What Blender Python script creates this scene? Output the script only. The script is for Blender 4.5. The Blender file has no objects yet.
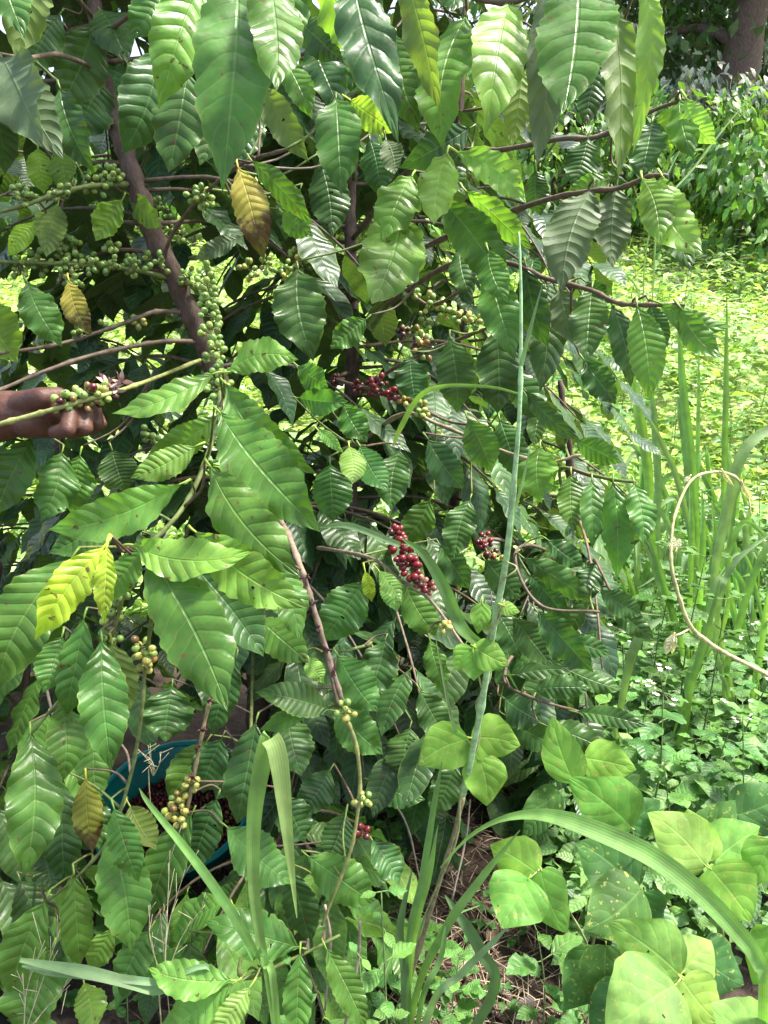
import bpy, math, random
import numpy as np
from mathutils import Vector

R = math.radians
rng = np.random.RandomState(7)
random.seed(7)
SC = bpy.context.scene
COL = SC.collection

# ------------------------------------------------------------------ camera frame
FPX = 770.0
PITCH = R(18)
CAM = np.array([0.0, 0.0, 1.5])
FW = np.array([0, math.cos(PITCH), -math.sin(PITCH)])
UP = np.array([0, math.sin(PITCH), math.cos(PITCH)])
RT = np.array([1.0, 0, 0])


def P(px, py, d):
    return CAM + d * (FW + RT * (px - 384) / FPX - UP * (py - 512) / FPX)


def tz(x, y):
    x = np.asarray(x, float); y = np.asarray(y, float)
    t = np.clip(y - 2.6, 0, None)
    z = 0.25 * t * (1 - np.exp(-t / .8)) - 0.0022 * np.clip(t, 0, 45) ** 2
    z = z + 0.03 * np.sin(x * 1.7 + 0.4) * np.sin(y * 1.3) + 0.012 * np.sin(x * 5.1 + y * 3.3)
    return z


def G(px, py):
    """point of the terrain seen at a pixel"""
    d = 0.5
    for _ in range(4000):
        p = P(px, py, d)
        if p[2] <= float(tz(p[0], p[1])):
            return p
        d += 0.01
    return p


def nrm(v):
    v = np.asarray(v, float)
    n = np.linalg.norm(v)
    return v / n if n > 1e-9 else v


# ------------------------------------------------------------------ materials
def new_mat(name):
    m = bpy.data.materials.new(name)
    m.use_nodes = True
    nt = m.node_tree
    nt.nodes.clear()
    out = nt.nodes.new('ShaderNodeOutputMaterial')
    return m, nt, out


class NB:
    def __init__(self, nt):
        self.nt = nt

    def n(self, typ, **kw):
        nd = self.nt.nodes.new(typ)
        for k, v in kw.items():
            setattr(nd, k, v)
        return nd

    def put(self, sock, v):
        if hasattr(v, 'is_linked') or hasattr(v, 'links'):
            self.nt.links.new(v, sock)
        elif v is not None:
            sock.default_value = v

    def m(self, op, a, b=None, c=None):
        nd = self.n('ShaderNodeMath', operation=op)
        self.put(nd.inputs[0], a)
        if b is not None: self.put(nd.inputs[1], b)
        if c is not None: self.put(nd.inputs[2], c)
        return nd.outputs[0]

    def mr(self, v, a, b, c, d, smooth=True):
        nd = self.n('ShaderNodeMapRange')
        if smooth: nd.interpolation_type = 'SMOOTHSTEP'
        self.put(nd.inputs[0], v)
        for i, q in enumerate((a, b, c, d)):
            self.put(nd.inputs[1 + i], q)
        return nd.outputs[0]

    def mix(self, f, a, b, blend='MIX'):
        nd = self.n('ShaderNodeMix', data_type='RGBA', blend_type=blend)
        nd.clamp_factor = True
        self.put(nd.inputs[0], f)
        self.put(nd.inputs[6], a)
        self.put(nd.inputs[7], b)
        return nd.outputs[2]

    def noise(self, vec, scale, detail=3, rough=0.5):
        nd = self.n('ShaderNodeTexNoise')
        if vec is not None: self.nt.links.new(vec, nd.inputs['Vector'])
        nd.inputs['Scale'].default_value = scale
        nd.inputs['Detail'].default_value = detail
        nd.inputs['Roughness'].default_value = rough
        return nd.outputs['Fac']


def leaf_material(name, nv=9, rough=(0.30, 0.5), bump=0.5, vein=0.5, slant=1.2, spots=0.0, spotcol=(0.10, 0.05, 0.02, 1),
                  old=False, straight=False, spec=0.5):
    m, nt, out = new_mat(name)
    b = NB(nt)
    at = b.n('ShaderNodeAttribute', attribute_name='tint')
    uv = b.n('ShaderNodeUVMap')
    sp = b.n('ShaderNodeSeparateXYZ')
    nt.links.new(uv.outputs[0], sp.inputs[0])
    ax = b.m('ABSOLUTE', b.m('MULTIPLY_ADD', sp.outputs[0], 2.0, -1.0))
    tc = b.n('ShaderNodeTexCoord')
    pos = tc.outputs['Object']
    if straight:
        s = b.m('MULTIPLY', sp.outputs[0], float(nv))
    else:
        s = b.m('SUBTRACT', b.m('MULTIPLY', sp.outputs[1], float(nv)), b.m('MULTIPLY', b.m('POWER', ax, 1.2), slant))
    nw_ = b.noise(pos, 34, 2)
    s = b.m('ADD', s, b.m('MULTIPLY', b.m('SUBTRACT', nw_, 0.5), 0.0 if straight else 0.7))
    f = b.m('FRACT', s)
    dist = b.m('ABSOLUTE', b.m('SUBTRACT', f, 0.5))
    vm = b.mr(dist, 0.0, 0.085, 1.0, 0.0)
    mid = b.mr(ax, 0.012, 0.06, 1.0, 0.0)
    vmask = b.m('MAXIMUM', b.m('MULTIPLY', vm, 0.55), mid)
    n1 = b.noise(pos, 26, 4)
    n2 = b.noise(pos, 160, 3)
    val = b.mr(n1, 0.3, 0.7, 0.72, 1.3)
    hsv = b.n('ShaderNodeHueSaturation')
    nt.links.new(at.outputs['Color'], hsv.inputs['Color'])
    nt.links.new(val, hsv.inputs['Value'])
    nt.links.new(b.mr(n2, 0.3, 0.7, 0.49, 0.512), hsv.inputs['Hue'])
    base = hsv.outputs['Color']
    lightv = b.n('ShaderNodeMix', data_type='RGBA', blend_type='ADD')
    lightv.inputs[0].default_value = 1.0
    nt.links.new(base, lightv.inputs[6])
    lightv.inputs[7].default_value = (0.050, 0.075, 0.025, 1)
    col = b.mix(b.m('MULTIPLY', vmask, vein), base, lightv.outputs[2])
    if not straight:
        en = b.mr(n1, 0.42, 0.62, 0.0, 0.55)
        col = b.mix(b.m('MULTIPLY', b.mr(ax, 0.90, 1.0, 0.0, 1.0), en), col, (0.20, 0.27, 0.06, 1))
    if spots > 0:
        sn = b.noise(pos, 95, 2, 0.6)
        col = b.mix(b.mr(sn, 0.70 - spots * 0.1, 0.74 - spots * 0.1, 0.0, 0.85), col, spotcol)
    if old:
        on = b.noise(pos, 55, 5, 0.65)
        tip = b.mr(sp.outputs[1], 0.45, 0.85, 0.0, 0.33)
        edge = b.mr(ax, 0.5, 1.0, 0.0, 0.08)
        amt = b.m('ADD', b.m('ADD', on, tip), edge)
        col = b.mix(b.mr(amt, 0.62, 0.82, 0.0, 0.9), col, (0.055, 0.018, 0.012, 1))
        gn = b.noise(pos, 18, 3)
        col = b.mix(b.mr(gn, 0.5, 0.7, 0.0, 0.55), col, (0.16, 0.2, 0.03, 1))
    geo = b.n('ShaderNodeNewGeometry')
    under = b.mix(0.35, col, (0.14, 0.20, 0.07, 1))
    colf = b.mix(geo.outputs['Backfacing'], col, under)
    h = b.m('ADD', b.m('ADD', b.mr(dist, 0.0, 0.16, 0.0, 0.45), b.mr(dist, 0.0, 0.5, 0.0, 0.75)), b.m('MULTIPLY', mid, -0.9))
    h = b.m('ADD', h, b.m('MULTIPLY', n2, 0.35))
    bp = b.n('ShaderNodeBump')
    bp.inputs['Strength'].default_value = bump
    bp.inputs['Distance'].default_value = 0.0016
    nt.links.new(h, bp.inputs['Height'])
    pr = b.n('ShaderNodeBsdfPrincipled')
    nt.links.new(colf, pr.inputs['Base Color'])
    rr = b.mr(n1, 0.3, 0.7, rough[0], rough[1])
    rr = b.m('ADD', rr, b.m('MULTIPLY', geo.outputs['Backfacing'], 0.2))
    nt.links.new(rr, pr.inputs['Roughness'])
    pr.inputs['Specular IOR Level'].default_value = spec
    nt.links.new(bp.outputs[0], pr.inputs['Normal'])
    tr = b.n('ShaderNodeBsdfTranslucent')
    tcol = b.mix(1.0, colf, (2.3, 2.5, 0.9, 1), 'MULTIPLY')
    nt.links.new(tcol, tr.inputs[0])
    nt.links.new(bp.outputs[0], tr.inputs['Normal'])
    ms = b.n('ShaderNodeMixShader')
    nt.links.new(at.outputs['Alpha'], ms.inputs[0])
    nt.links.new(pr.outputs[0], ms.inputs[1])
    nt.links.new(tr.outputs[0], ms.inputs[2])
    nt.links.new(ms.outputs[0], out.inputs[0])
    return m


def simple_mat(name, c1, c2, scale=30, rough=0.8, bump=0.4, bdist=0.002, spec=0.3, tint=False, coat=0.0, stretch=None, sss=0.0):
    m, nt, out = new_mat(name)
    b = NB(nt)
    tc = b.n('ShaderNodeTexCoord')
    vec = tc.outputs['Object']
    if stretch:
        mp = b.n('ShaderNodeMapping')
        mp.inputs['Scale'].default_value = stretch
        nt.links.new(vec, mp.inputs[0])
        vec = mp.outputs[0]
    n1 = b.noise(vec, scale, 5, 0.6)
    n2 = b.noise(vec, scale * 6, 3, 0.6)
    pr = b.n('ShaderNodeBsdfPrincipled')
    if tint:
        at = b.n('ShaderNodeAttribute', attribute_name='tint')
        hsv = b.n('ShaderNodeHueSaturation')
        nt.links.new(at.outputs['Color'], hsv.inputs['Color'])
        nt.links.new(b.mr(n1, 0.3, 0.7, 0.7, 1.35), hsv.inputs['Value'])
        nt.links.new(hsv.outputs[0], pr.inputs['Base Color'])
    else:
        c = b.mix(b.mr(n1, 0.3, 0.7, 0, 1), (*c1, 1), (*c2, 1))
        c = b.mix(b.mr(n2, 0.35, 0.65, 0, 0.35), c, (c1[0] * .5, c1[1] * .5, c1[2] * .5, 1))
        nt.links.new(c, pr.inputs['Base Color'])
    pr.inputs['Roughness'].default_value = rough
    pr.inputs['Specular IOR Level'].default_value = spec
    pr.inputs['Coat Weight'].default_value = coat
    pr.inputs['Coat Roughness'].default_value = 0.2
    if sss:
        pr.inputs['Subsurface Weight'].default_value = sss
        pr.inputs['Subsurface Radius'].default_value = (0.012, 0.005, 0.003)
        pr.inputs['Subsurface Scale'].default_value = 0.5
    bp = b.n('ShaderNodeBump')
    bp.inputs['Strength'].default_value = bump
    bp.inputs['Distance'].default_value = bdist
    nt.links.new(b.m('ADD', n1, b.m('MULTIPLY', n2, 0.5)), bp.inputs['Height'])
    nt.links.new(bp.outputs[0], pr.inputs['Normal'])
    nt.links.new(pr.outputs[0], out.inputs[0])
    return m


M_COFFEE = leaf_material('coffee_leaf', 10, (0.28, 0.46), 0.50, 0.7, spots=0.26, spec=0.33)
M_OLD = leaf_material('yellowing_leaf', 10, (0.5, 0.65), 0.5, 0.35, old=True)
M_BEAN = leaf_material('bean_leaf', 4.5, (0.5, 0.65), 0.32, 0.6, slant=1.6, spots=0.75, spotcol=(0.24, 0.28, 0.07, 1), spec=0.2)
M_WEED = leaf_material('weed_leaf', 6, (0.45, 0.6), 0.45, 0.45)
M_GRASS = leaf_material('grass_leaf', 7, (0.42, 0.55), 0.12, 0.22, straight=True)
M_FIELD = leaf_material('field_leaf', 4, (0.65, 0.8), 0.15, 0.3, spec=0.2)
M_BARK = simple_mat('bark', (0.082, 0.055, 0.042), (0.16, 0.112, 0.092), 60, 0.85, 0.9, 0.003, stretch=(1, 1, .35))
M_STEM = simple_mat('stem', (0, 0, 0), (0, 0, 0), 90, 0.6, 0.5, 0.001, tint=True)
M_BERRY = simple_mat('coffee_berry', (0, 0, 0), (0, 0, 0), 160, 0.34, 0.08, 0.0006, spec=0.5, tint=True, coat=0.15)
M_SOIL = simple_mat('soil', (0.060, 0.040, 0.031), (0.115, 0.075, 0.055), 9, 0.95, 1.0, 0.02, spec=0.15)
def ground_mat():
    m, nt, out = new_mat('ground')
    b = NB(nt)
    tc = b.n('ShaderNodeTexCoord'); pos = tc.outputs['Object']
    sp = b.n('ShaderNodeSeparateXYZ'); nt.links.new(pos, sp.inputs[0])
    n1 = b.noise(pos, 9, 6, .6); n2 = b.noise(pos, 60, 4, .6); n3 = b.noise(pos, 2.2, 3)
    soil = b.mix(b.mr(n1, .3, .7, 0, 1), (0.050, 0.037, 0.030, 1), (0.092, 0.066, 0.052, 1))
    turf = b.mix(b.mr(n2, .35, .65, 0, 1), (.20, .27, .09, 1), (.36, .40, .17, 1))
    f = b.m('ADD', sp.outputs[1], b.m('MULTIPLY', n3, 1.2))
    col = b.mix(b.mr(f, 3.2, 4.0, 0, 1), soil, turf)
    pr = b.n('ShaderNodeBsdfPrincipled'); nt.links.new(col, pr.inputs['Base Color'])
    pr.inputs['Roughness'].default_value = .95; pr.inputs['Specular IOR Level'].default_value = .15
    bp = b.n('ShaderNodeBump'); bp.inputs['Distance'].default_value = .02; bp.inputs['Strength'].default_value = 1
    nt.links.new(b.m('ADD', n1, b.m('MULTIPLY', n2, .5)), bp.inputs['Height']); nt.links.new(bp.outputs[0], pr.inputs['Normal'])
    nt.links.new(pr.outputs[0], out.inputs[0])
    return m


M_GROUND = ground_mat()
M_STRAW = simple_mat('straw', (0, 0, 0), (0, 0, 0), 50, 0.8, 0.4, 0.001, tint=True)
M_BASIN = simple_mat('teal_plastic', (0.0, 0.26, 0.25), (0.0, 0.30, 0.285), 12, 0.42, 0.12, 0.0008, spec=0.5)
M_SKIN = simple_mat('dark_skin', (0.085, 0.036, 0.024), (0.135, 0.062, 0.043), 60, 0.5, 0.7, 0.0016, spec=0.4, sss=0.05)
M_SHIRT = simple_mat('shirt_cloth', (0.10, 0.12, 0.19), (0.13, 0.15, 0.23), 60, 0.9, 0.4, 0.001)
M_TROUSER = simple_mat('trouser_cloth', (0.05, 0.045, 0.04), (0.07, 0.06, 0.055), 60, 0.9, 0.4, 0.001)
M_HAIR = simple_mat('black_hair', (0.008, 0.007, 0.006), (0.014, 0.012, 0.010), 250, 0.7, 0.9, 0.002)
M_EYE = simple_mat('eye', (0.55, 0.5, 0.45), (0.6, 0.55, 0.5), 20, 0.2, 0.05)
M_SHOE = simple_mat('rubber_boot', (0.02, 0.02, 0.02), (0.03, 0.03, 0.03), 20, 0.5, 0.1)
M_PETAL = simple_mat('flower', (0, 0, 0), (0, 0, 0), 100, 0.7, 0.2, 0.001, tint=True)

# ------------------------------------------------------------------ object helpers
def tag(o, label=None, cat=None, group=None, kind=None):
    if label: o['label'] = label
    if cat: o['category'] = cat
    if group: o['group'] = group
    if kind: o['kind'] = kind
    return o


def empty(name, loc, label=None, cat=None, group=None):
    o = bpy.data.objects.new(name, None)
    COL.objects.link(o)
    o.empty_display_size = 0.05
    o.location = [float(c) for c in loc]
    return tag(o, label, cat, group)


class MB:
    """collects geometry in world space, builds ONE mesh object"""
    def __init__(self):
        self.v = []; self.f = []; self.uv = []; self.t = []; self.n = 0

    def add(self, v, f, uv=None, tint=(0.1, 0.1, 0.1, 0.0)):
        v = np.asarray(v, float)
        k = len(v)
        self.v.append(v)
        self.f.extend([[i + self.n for i in q] for q in f])
        self.uv.append(np.asarray(uv, float) if uv is not None else np.tile([0.5, 0.5], (k, 1)))
        tt = np.asarray(tint, float)
        self.t.append(np.tile(tt, (k, 1)) if tt.ndim == 1 else tt)
        self.n += k
        return self

    def mesh(self, name, mat, loc=(0, 0, 0)):
        me = bpy.data.meshes.new(name)
        V = np.concatenate(self.v) - np.asarray(loc, float)
        me.from_pydata(V.tolist(), [], self.f)
        U = np.concatenate(self.uv); T = np.concatenate(self.t)
        li = np.empty(len(me.loops), dtype=np.int32)
        me.loops.foreach_get('vertex_index', li)
        ul = me.uv_layers.new(name='UVMap')
        ul.data.foreach_set('uv', U[li].astype(np.float32).ravel())
        a = me.attributes.new('tint', 'FLOAT_COLOR', 'POINT')
        a.data.foreach_set('color', T.astype(np.float32).ravel())
        me.polygons.foreach_set('use_smooth', [True] * len(me.polygons))
        me.materials.append(mat)
        me.update()
        return me

    def build(self, name, mat, parent=None, loc=None):
        if loc is None:
            loc = WORLD_LOC(parent) if parent is not None else (0, 0, 0)
        me = self.mesh(name, mat, loc)
        o = bpy.data.objects.new(name, me)
        COL.objects.link(o)
        if parent is not None:
            o.parent = parent
        else:
            o.location = [float(c) for c in loc]
        return o


def WORLD_LOC(o):
    p = np.zeros(3)
    while o is not None:
        p += np.array(o.location)
        o = o.parent
    return p


def spline(pts, n):
    """Catmull-Rom through the points"""
    p = np.asarray(pts, float)
    if len(p) == 2:
        t = np.linspace(0, 1, n)[:, None]
        return p[0] * (1 - t) + p[1] * t
    q = np.vstack([2 * p[0] - p[1], p, 2 * p[-1] - p[-2]])
    out = []
    m = len(p) - 1
    for u in np.linspace(0, m, n):
        i = min(int(u), m - 1); t = u - i
        a, b_, c, d = q[i], q[i + 1], q[i + 2], q[i + 3]
        out.append(0.5 * ((2 * b_) + (-a + c) * t + (2 * a - 5 * b_ + 4 * c - d) * t * t + (-a + 3 * b_ - 3 * c + d) * t ** 3))
    return np.array(out)


def tube(mb, pts, radii, tint=(0.1, 0.08, 0.05, 0), sides=8, n=None, jitter=0.0, nodes=None, nodeamp=0.4):
    n = n or max(8, 5 * len(pts))
    c = spline(pts, n)
    rr = np.interp(np.linspace(0, 1, n), np.linspace(0, 1, len(radii)), radii)
    if nodes:
        tt = np.linspace(0, 1, n)
        for q in np.linspace(0.04, 0.96, nodes):
            rr = rr * (1 + nodeamp * np.exp(-((tt - q) * n / 0.9) ** 2))
    tan = np.gradient(c, axis=0)
    V = []; ref = np.array([0.3, 0.5, 0.8])
    for i in range(n):
        t = nrm(tan[i])
        a = nrm(np.cross(t, ref)); bb = np.cross(t, a)
        for k in range(sides):
            ang = 2 * math.pi * k / sides
            r = rr[i] * (1 + jitter * (rng.rand() - 0.5))
            V.append(c[i] + r * (a * math.cos(ang) + bb * math.sin(ang)))
    F = []
    for i in range(n - 1):
        for k in range(sides):
            k2 = (k + 1) % sides
            F.append((i * sides + k, i * sides + k2, (i + 1) * sides + k2, (i + 1) * sides + k))
    V.append(c[0]); V.append(c[-1])
    a0, a1 = n * sides, n * sides + 1
    for k in range(sides):
        k2 = (k + 1) % sides
        F.append((a0, k2, k)); F.append((a1, (n - 1) * sides + k, (n - 1) * sides + k2))
    UVs = [[0.5, 0.5]] * len(V)
    mb.add(V, F, UVs, tint)
    return c


PROF = {
    'coffee': ([0, .03, .08, .16, .28, .40, .50, .60, .70, .80, .87, .92, .96, 1], [.02, .12, .30, .58, .87, .99, 1, .96, .85, .63, .40, .22, .10, .0]),
    'bean': ([0, .02, .08, .18, .30, .40, .52, .66, .80, .92, 1], [.26, .48, .74, .93, 1, 1, .93, .74, .48, .21, 0]),
    'oval': ([0, .05, .15, .3, .45, .6, .75, .9, 1], [.06, .2, .6, .92, 1, .92, .68, .28, 0]),
}


def leaf_geo(mb, B, A, S, N, L, hw, tint, rows=40, cols=10, arch=0.06, bend=0.0, fold=0.15, wave=0.10, nv=10, quilt=1.0,
             curl=0.1, twist=0.0, ph=0.0, prof='coffee', nw=3.0, petiole=0.012, holes=0, hook=0.0, vs=None):
    vs = vs or (.82 + .42 * rng.rand() if prof == 'coffee' else 1.0)
    t = np.linspace(0, 1, rows + 1)
    x = np.linspace(-1, 1, cols + 1)
    xs, ys = PROF[prof]
    w = np.interp(t, xs, ys)
    w = np.convolve(np.pad(w, 1, mode='edge'), [.2, .6, .2], 'valid') if rows > 16 else w
    w[-1] = 0.0
    Tt, X = np.meshgrid(t, x, indexing='ij')
    W = w[:, None]
    ax = np.abs(X)
    s = nv * Tt * vs - 1.2 * ax ** 1.2
    env = np.clip(ax * 3, 0, 1) * np.clip(1.15 - Tt, 0, 1)
    q = quilt * 0.00062 * (L / 0.16) * np.cos(2 * math.pi * s) * env
    rip = 1 + 0.045 * quilt * np.cos(2 * math.pi * s) * ax ** 3
    q = q + quilt * 0.0012 * (L / 0.16) * np.cos(2 * math.pi * s + .8) * ax ** 4 * np.clip(1.1 - Tt, 0, 1)
    wv = wave * hw * ax ** 2.2 * np.sin(2 * math.pi * nw * Tt + ph + (X > 0) * 1.7) * np.clip(W * 1.5, 0, 1)
    tw = twist * (Tt - 0.3)
    cs, sn = np.cos(tw), np.sin(tw)
    lx = X * W * hw * rip * math.cos(fold)
    lz = ax * W * hw * math.sin(fold) + q + wv - curl * X ** 2 * W * hw
    lx, lz = lx * cs - lz * sn, lx * sn + lz * cs
    cl = 4 * t * (1 - t)
    hk = hook * np.clip(t - 0.6, 0, 1) ** 2 * L
    C = B[None, :] + A[None, :] * (t * L)[:, None] + N[None, :] * (arch * L * cl + hk)[:, None] + S[None, :] * (bend * L * cl)[:, None]
    V = C[:, None, :] + S[None, None, :] * lx[..., None] + N[None, None, :] * lz[..., None]
    F = []
    c1 = cols + 1
    for i in range(rows):
        for j in range(cols):
            if holes and rng.rand() < holes and 3 < i < rows - 3:
                continue
            F.append((i * c1 + j, i * c1 + j + 1, (i + 1) * c1 + j + 1, (i + 1) * c1 + j))
    UV = np.stack([X * 0.5 + 0.5, Tt * vs], -1).reshape(-1, 2)
    # winding: make +N the front
    fv = V.reshape(-1, 3)
    if np.dot(np.cross(S, A), N) < 0:
        F = [q_[::-1] for q_ in F]
    mb.add(fv, F, UV, tint)
    if petiole:
        pts = [B - A * petiole - N * petiole * 0.35, B - A * petiole * 0.4, B + A * 0.004 + N * arch * 0.02 * L]
        pt = np.array([tint[0] * 1.5 + .03, tint[1] * 1.2 + .03, tint[2], 0.0])
        tube(mb, pts, [0.0016, 0.0013, 0.0009], pt, 5, 5)
    return fv


TONE = {'e': (.026, .064, .020, .13), 'f': (.042, .090, .025, .18), 'W': (.10, .235, .045, .24),   # albedo rgb + share of light let through; e, f hold painted inner shade
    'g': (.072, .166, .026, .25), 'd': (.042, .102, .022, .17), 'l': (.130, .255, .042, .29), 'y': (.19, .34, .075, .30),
    'Y': (.31, .46, .045, .40), 'o': (.36, .29, .045, .28), 'u': (.115, .170, .030, .34), 'k': (.062, .095, .055, .18),
    'G': (.072, .185, .038, .28), 'T': (.17, .30, .03, .48), 'O': (.24, .25, .03, .32),
    'K': (.145, .295, .048, .28), 'J': (.055, .135, .032, .2), 'L': (.180, .295, .065, .27), 'P': (.17, .30, .06, .3),  # J: bean green darkened so its colour carries the shade
}


def jit(t, amt=0.18, r=None):
    r = r or rng
    v = 1 + amt * (r.rand() - 0.5) * 2
    h = 1 + 0.12 * (r.rand() - 0.5) * 2
    return np.array([t[0] * v * h, t[1] * v, t[2] * v / h, t[3]])


def frame(B, T, roll):
    A = nrm(T - B)
    v = nrm((B + T) / 2 - CAM)
    S0 = nrm(np.cross(A, v))
    N0 = np.cross(S0, A)
    if np.dot(N0, v) > 0:
        N0 = -N0
    c, s = math.cos(roll), math.sin(roll)
    return A, c * S0 + s * N0, c * N0 - s * S0


# ------------------------------------------------------------------ coffee trees
class Tree:
    def __init__(self, name, loc, label, cat, group=None):
        self.root = empty(name, loc, label, cat, group)
        self.loc = np.asarray(loc, float)
        self.branch_pts = []
        self.leaves = 0
        self.fill = MB()
        self.extra_berries = MB(); self.nb = 0

    def limb(self, name, pix, rad, tint=None, mat=None, nodes=None, sides=8, drop=False, jitter=0.12, n=None, world=False):
        pts = pix if world else [P(*q) for q in pix]
        if drop:
            e = np.array(pts[-1]); e2 = e.copy(); e2[2] = float(tz(e[0], e[1])) - 0.03
            pts = list(pts) + [e2]
        mb = MB()
        c = tube(mb, pts, rad, tint if tint is not None else (0.1, 0.08, 0.05, 0), sides, n or max(10, 8 * len(pts)), jitter, nodes)
        o = mb.build(name, mat or (M_STEM if tint is not None else M_BARK), self.root)
        self.branch_pts.append(c)
        return o

    def nearest(self, p):
        allp = np.concatenate(self.branch_pts)
        d = np.linalg.norm(allp - p, axis=1)
        i = int(d.argmin())
        return allp[i], d[i]


GREENST = (.13, .17, .05, 0)
BROWNST = (.125, .092, .064, 0)
YELST = (.25, .27, .09, 0)

A = Tree('coffee_tree', [*G(262, 800)[:2], 0], 'coffee tree with a leaning brown trunk and green berries, shoots hanging over the teal basin', 'coffee tree')
Bt = Tree('coffee_tree', [*G(352, 770)[:2], 0], 'coffee tree with a thin upright trunk and ripe red cherries behind the pale grass stalk', 'coffee tree')
Ct = Tree('coffee_tree', [*G(560, 740)[:2], 0], 'low dark green coffee bush between the tall grass stalk and the bright grass clump', 'coffee tree')

trunkA = [P(92, -160, 1.30), P(95, 10, 1.28), P(104, 80, 1.28), P(125, 150, 1.28), P(150, 225, 1.29), P(180, 290, 1.32), P(212, 365, 1.37), P(235, 430, 1.43), P(252, 560, 1.62), A.loc + [0, 0, -.03]]
A.limb('trunk', trunkA, [.008, .009, .0105, .0125, .0135, .0138, .0142, .016, .020, .025], world=True, sides=12, n=70, jitter=0.25, nodes=26)
trunkB = [P(362, -120, 1.6), P(354, 100, 1.6), P(350, 230, 1.6), P(353, 330, 1.62), P(350, 430, 1.66), P(352, 590, 1.8), Bt.loc + [0, 0, -.03]]
Bt.limb('trunk', trunkB, [.006, .009, .010, .011, .012, .014, .018], world=True, sides=12, n=50, jitter=0.2, nodes=20)
trunkC = [P(560, 380, 1.75), P(570, 470, 1.8), P(566, 600, 1.95), Ct.loc + [0, 0, -.03]]
Ct.limb('trunk', trunkC, [.005, .008, .011, .015], world=True, sides=10, n=40, jitter=0.2, nodes=14)

mm = lambda *a: [q / 1000 for q in a]
# tree A
A.limb('branch', [(128, 184, 1.27), (90, 186, 1.22), (60, 193, 1.19), (25, 205, 1.17), (-30, 220, 1.15)], mm(4, 4, 3.6, 3.2, 2.5), GREENST, nodes=6)
A.limb('branch', [(172, 278, 1.31), (120, 268, 1.27), (60, 264, 1.24), (10, 262, 1.22), (-40, 262, 1.2)], mm(4, 3.6, 3.2, 3, 2.5), GREENST, nodes=7)
A.limb('branch', [(186, 312, 1.33), (155, 312, 1.3), (130, 321, 1.27), (90, 335, 1.24), (50, 346, 1.2), (-20, 356, 1.15)], mm(4, 3.8, 3.5, 3.2, 3, 2.5), BROWNST, nodes=7)
A.limb('branch', [(200, 342, 1.35), (170, 341, 1.3), (140, 345, 1.26), (90, 356, 1.2), (40, 373, 1.15), (0, 390, 1.1), (-30, 402, 1.06)], mm(4, 3.8, 3.6, 3.4, 3, 2.8, 2.5), BROWNST, nodes=8)
A.limb('branch', [(-40, 434, .90), (0, 424, .90), (30, 416, .905), (55, 409, .91), (85, 400, .925), (112, 393, .95), (150, 380, 1.05), (200, 360, 1.3)], mm(3.3, 3.2, 3.2, 3, 2.8, 2.6, 2.6, 3), YELST, nodes=7)
A.limb('branch', [(162, 262, 1.3), (172, 235, 1.24), (192, 207, 1.18), (215, 184, 1.1), (245, 162, 1.02), (285, 150, .95)], mm(3.6, 3.2, 3, 2.8, 2.5, 2), BROWNST, nodes=5)
A.limb('branch', [(190, 258, 1.35), (205, 262, 1.22), (213, 320, 1.12), (220, 380, 1.02), (219, 410, .97), (210, 447, .93), (198, 480, .9), (180, 512, .87), (150, 542, .84), (125, 548, .82)], mm(4, 3.6, 3.6, 3.5, 3.4, 3.2, 3, 2.8, 2.4, 2), GREENST, nodes=9)
A.limb('branch', [(250, 480, 1.5), (280, 520, 1.2), (298, 560, 1.06), (308, 590, 1.05), (325, 645, 1.05), (342, 700, 1.06)], mm(4.5, 4.5, 4, 3.8, 3.4, 3), (.24, .18, .13, 0), nodes=9)
A.limb('branch', [(340, 694, 1.06), (348, 722, 1.065), (356, 745, 1.07), (360, 790, 1.08), (352, 845, 1.09), (338, 885, 1.1), (322, 925, 1.12)], mm(3, 2.8, 2.8, 2.6, 2.5, 2.2, 1.8), YELST, nodes=7)
for (cx, cy, dd_) in [(306, 577, 1.045), (312, 603, 1.045), (318, 628, 1.045), (326, 650, 1.045), (333, 672, 1.05), (303, 590, 1.05), (310, 612, 1.05), (210, 700, 1.11), (203, 730, 1.11), (198, 748, 1.11), (192, 775, 1.11), (232, 625, 1.13)]:
    NODES = MB()
    for q in range(7):
        c_ = P(cx + rng.uniform(-2, 2), cy + rng.uniform(-2, 2), dd_)
        tube(NODES, [c_, c_ + rng.randn(3) * .004], [.0022, .0008], (.07, .035, .03, 0), 5, 3)
    NODES.build('dry_bract', M_STEM, A.root)
A.limb('branch', [(290, 560, 1.08), (303, 585, 1.06), (322, 640, 1.05), (338, 706, 1.055)], mm(3.4, 3.4, 3, 2), BROWNST, nodes=7)
A.limb('branch', [(250, 540, 1.5), (238, 600, 1.15), (226, 650, 1.12), (213, 690, 1.12), (204, 725, 1.12), (194, 775, 1.12), (183, 830, 1.12), (172, 870, 1.12)], mm(3.6, 3.4, 3, 3, 2.8, 2.6, 2.4, 2), (.22, .17, .09, 0), nodes=11)
A.limb('branch', [(160, 560, .84), (146, 660, .98), (141, 718, 1.0), (133, 765, 1.02), (121, 808, 1.03), (105, 845, 1.04), (76, 878, 1.04), (46, 902, 1.05)], mm(2.6, 2.6, 2.5, 2.4, 2.3, 2.2, 2, 1.6), GREENST, nodes=6)
A.limb('branch', [(145, 545, .84), (132, 553, .85), (122, 600, .87), (112, 635, .89), (100, 660, .90), (60, 700, .92), (30, 735, .92)], mm(2.6, 2.6, 2.4, 2.3, 2.1, 2, 1.8), GREENST, nodes=5)
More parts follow.
